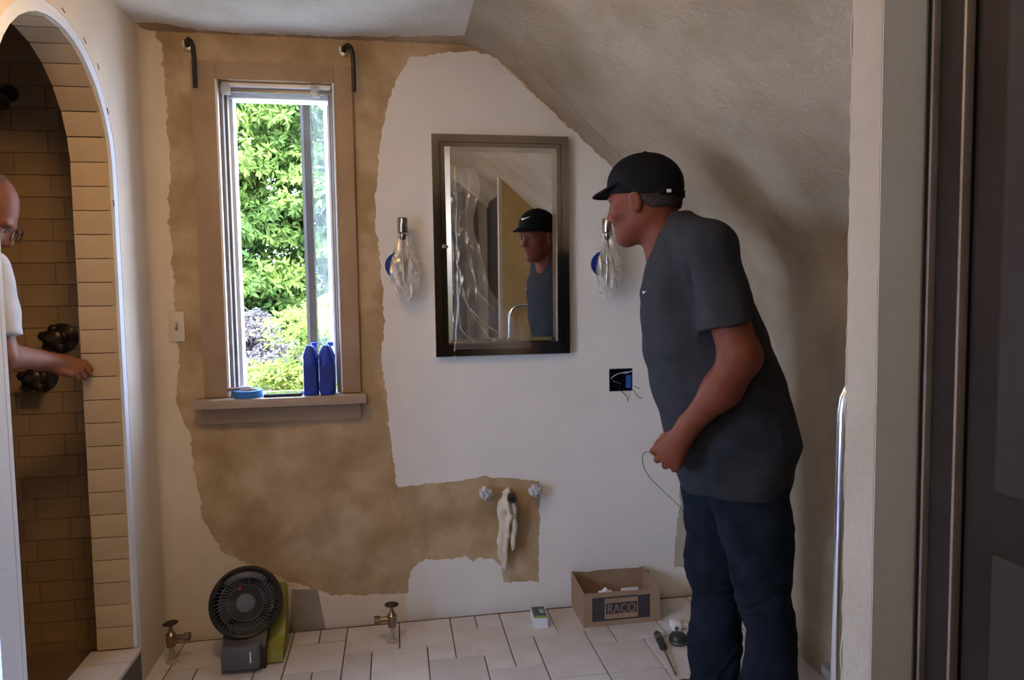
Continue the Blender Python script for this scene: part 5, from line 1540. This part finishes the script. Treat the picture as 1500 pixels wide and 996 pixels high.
# ================================================================== garden outside the window
struct(MB().box(-14, 14, -14, 14, -0.72, -0.62).build('ground', mat('pale_bounce_ground', (0.42, 0.40, 0.36), 0.9, col2=(0.52, 0.50, 0.46), scale=30)))  # unseen ground, coloured pale to throw daylight up at the ceiling
rng = np.random.default_rng(3)
def leaves(name, m_, parent, cen, nrm, per, length, width, droop=0.3, spread=1.0):
    # rosettes: `per` leaves round each tip; every leaf is a folded blade
    n = len(cen)
    C_ = np.repeat(cen, per, 0)
    Nn = np.repeat(nrm, per, 0) + rng.normal(0, 0.25, (n * per, 3))
    Nn /= np.linalg.norm(Nn, axis=1)[:, None]
    T = rng.normal(0, 1, (n * per, 3))
    T -= (T * Nn).sum(1)[:, None] * Nn
    T /= np.linalg.norm(T, axis=1)[:, None]
    D = T * spread + Nn * rng.uniform(0.0, 0.7, (n * per, 1))
    D[:, 2] -= droop * rng.uniform(0, 1, n * per)
    D /= np.linalg.norm(D, axis=1)[:, None]
    S = np.cross(D, Nn)
    S /= np.linalg.norm(S, axis=1)[:, None] + 1e-9
    Up = np.cross(S, D)
    L = length * rng.uniform(0.6, 1.15, (n * per, 1))
    W = width * rng.uniform(0.7, 1.1, (n * per, 1))
    base = C_ + D * 0.01
    mid = base + D * L * 0.45
    tip = base + D * L - Up * L * 0.12
    V = np.stack([base, mid + S * W / 2 + Up * W * 0.18, tip, mid - S * W / 2 + Up * W * 0.18], 1).reshape(-1, 3)
    k = np.arange(n * per) * 4
    F = np.concatenate([np.stack([k, k + 1, k + 2], 1), np.stack([k, k + 2, k + 3], 1)])
    off = np.array(parent.location)
    me = bpy.data.meshes.new(name)
    V = (V - off).astype(f32)
    me.vertices.add(len(V)); me.vertices.foreach_set('co', V.ravel())
    me.loops.add(F.size); me.loops.foreach_set('vertex_index', F.astype(np.int32).ravel())
    me.polygons.add(len(F)); me.polygons.foreach_set('loop_start', np.arange(0, F.size, 3, dtype=np.int32))
    me.update(calc_edges=True)
    me.materials.append(m_)
    o = bpy.data.objects.new(name, me)
    COL.objects.link(o)
    o.parent = parent
    o['kind'] = 'stuff'
    return o
def blob_pts(n, c, r, clumps, cr, front=-1):
    # tips on the outside of many clumps that fill an ellipsoid
    cc = rng.normal(0, 1, (clumps, 3)); cc /= np.linalg.norm(cc, axis=1)[:, None]
    cc *= rng.uniform(0.55, 1.0, (clumps, 1)) ** 0.5
    cc = np.array(c) + cc * np.array(r)
    i = rng.integers(0, clumps, n)
    d = rng.normal(0, 1, (n, 3)); d /= np.linalg.norm(d, axis=1)[:, None]
    d[:, 2] = np.abs(d[:, 2]) * 0.8 - 0.15
    d[:, 1] -= 0.35
    d /= np.linalg.norm(d, axis=1)[:, None]
    rad = cr * rng.uniform(0.55, 1.1, (n, 1))
    return cc[i] + d * rad, d
m_bark = mat('bark', (0.03, 0.022, 0.016), 0.9, col2=(0.05, 0.04, 0.03), scale=15, bump=0.4)
def trunk(parent, x, y, h, r, spread):
    q = MB().tube([(x, y, -0.63), (x + 0.04, y, 0.2), (x - 0.05, y + 0.05, h * 0.5), (x + 0.03, y, h)], [r, r * 0.8, r * 0.6, r * 0.2], 10)
    rq = random.Random(int(abs(x) * 100))
    for k in range(9):
        an = rq.uniform(0, 2 * PI); z = h * rq.uniform(0.15, 0.75)
        q.tube([(x, y, z), (x + spread * 0.5 * math.cos(an), y + spread * 0.4 * math.sin(an), z + h * 0.12), (x + spread * math.cos(an), y + spread * 0.7 * math.sin(an), z + h * 0.26)], [r * 0.4, r * 0.25, r * 0.08], 7)
    return q.build('trunk', m_bark, parent, smooth='all')
tr = thing('laurel_tree', (-0.9, 4.3, -0.62), 'tall leafy green evergreen tree outside the window', 'tree')
trunk(tr, -2.3, 4.6, 3.0, 0.10, 0.7)
gx, gz = np.meshgrid(np.linspace(-3.1, 1.2, 15), np.linspace(-0.35, 3.35, 13))
cl_ = np.stack([gx.ravel(), 4.45 + 0.3 * np.sin(gx.ravel() * 5 + gz.ravel() * 7), gz.ravel()], 1) + rng.normal(0, 0.07, (gx.size, 3))
P_, N_ = blob_pts(32000, (0, 0, 0), (1, 1, 1), 10, 0.34)
i0 = rng.integers(0, len(cl_), 32000)
P_ = cl_[i0] + N_ * 0.30 * rng.uniform(0.4, 1.15, (32000, 1))
nb_ = 15000
P_[:nb_] = np.stack([rng.uniform(-3.4, 1.5, nb_), rng.uniform(4.75, 5.0, nb_), rng.uniform(-0.5, 3.45, nb_)], 1)
leaves('foliage', leaf_mat('laurel_leaf', (0.034, 0.088, 0.024), (0.165, 0.235, 0.045)), tr, P_, N_, 7, 0.092, 0.034, 0.4)
tr = thing('purple_shrub', (-1.12, 3.0, -0.62), 'dusky purple grey fine leaved shrub low outside the window', 'shrub')
trunk(tr, -1.12, 3.0, 0.7, 0.03, 0.25)
P_, N_ = blob_pts(5200, (-1.12, 3.0, 0.42), (0.42, 0.22, 0.66), 50, 0.16)
leaves('foliage', leaf_mat('purple_leaf', (0.105, 0.088, 0.088), (0.175, 0.15, 0.15)), tr, P_, N_, 6, 0.036, 0.020, 0.2)
tr = thing('maple_tree', (-0.40, 1.95, -0.62), 'bright yellow-green layered maple low outside the window', 'tree')
trunk(tr, -0.40, 1.95, 0.8, 0.03, 0.3)
pads = []
for k in range(42):
    z = rng.uniform(-0.1, 1.28)
    ex = 0.62 - 0.30 * max(0, z - 0.5)
    a_ = rng.uniform(0, 2 * PI)
    rr_ = rng.uniform(0.25, 1.0)
    pads.append((-0.40 + ex * rr_ * math.cos(a_), 1.95 + 0.36 * rr_ * math.sin(a_), z))
pads = np.array(pads)
i_ = rng.integers(0, len(pads), 6000)
d_ = rng.normal(0, 1, (6000, 3)) * np.array([0.13, 0.11, 0.020])
d_[:, 2] -= 0.9 * (d_[:, 0] ** 2 + d_[:, 1] ** 2)
nn = np.tile(np.array([0, -0.35, 1.0]), (6000, 1)) + rng.normal(0, 0.25, (6000, 3))
nn /= np.linalg.norm(nn, axis=1)[:, None]
leaves('foliage', leaf_mat('maple_leaf', (0.20, 0.26, 0.05), (0.30, 0.34, 0.09), 0.45), tr, pads[i_] + d_, nn, 6, 0.046, 0.015, 0.35)
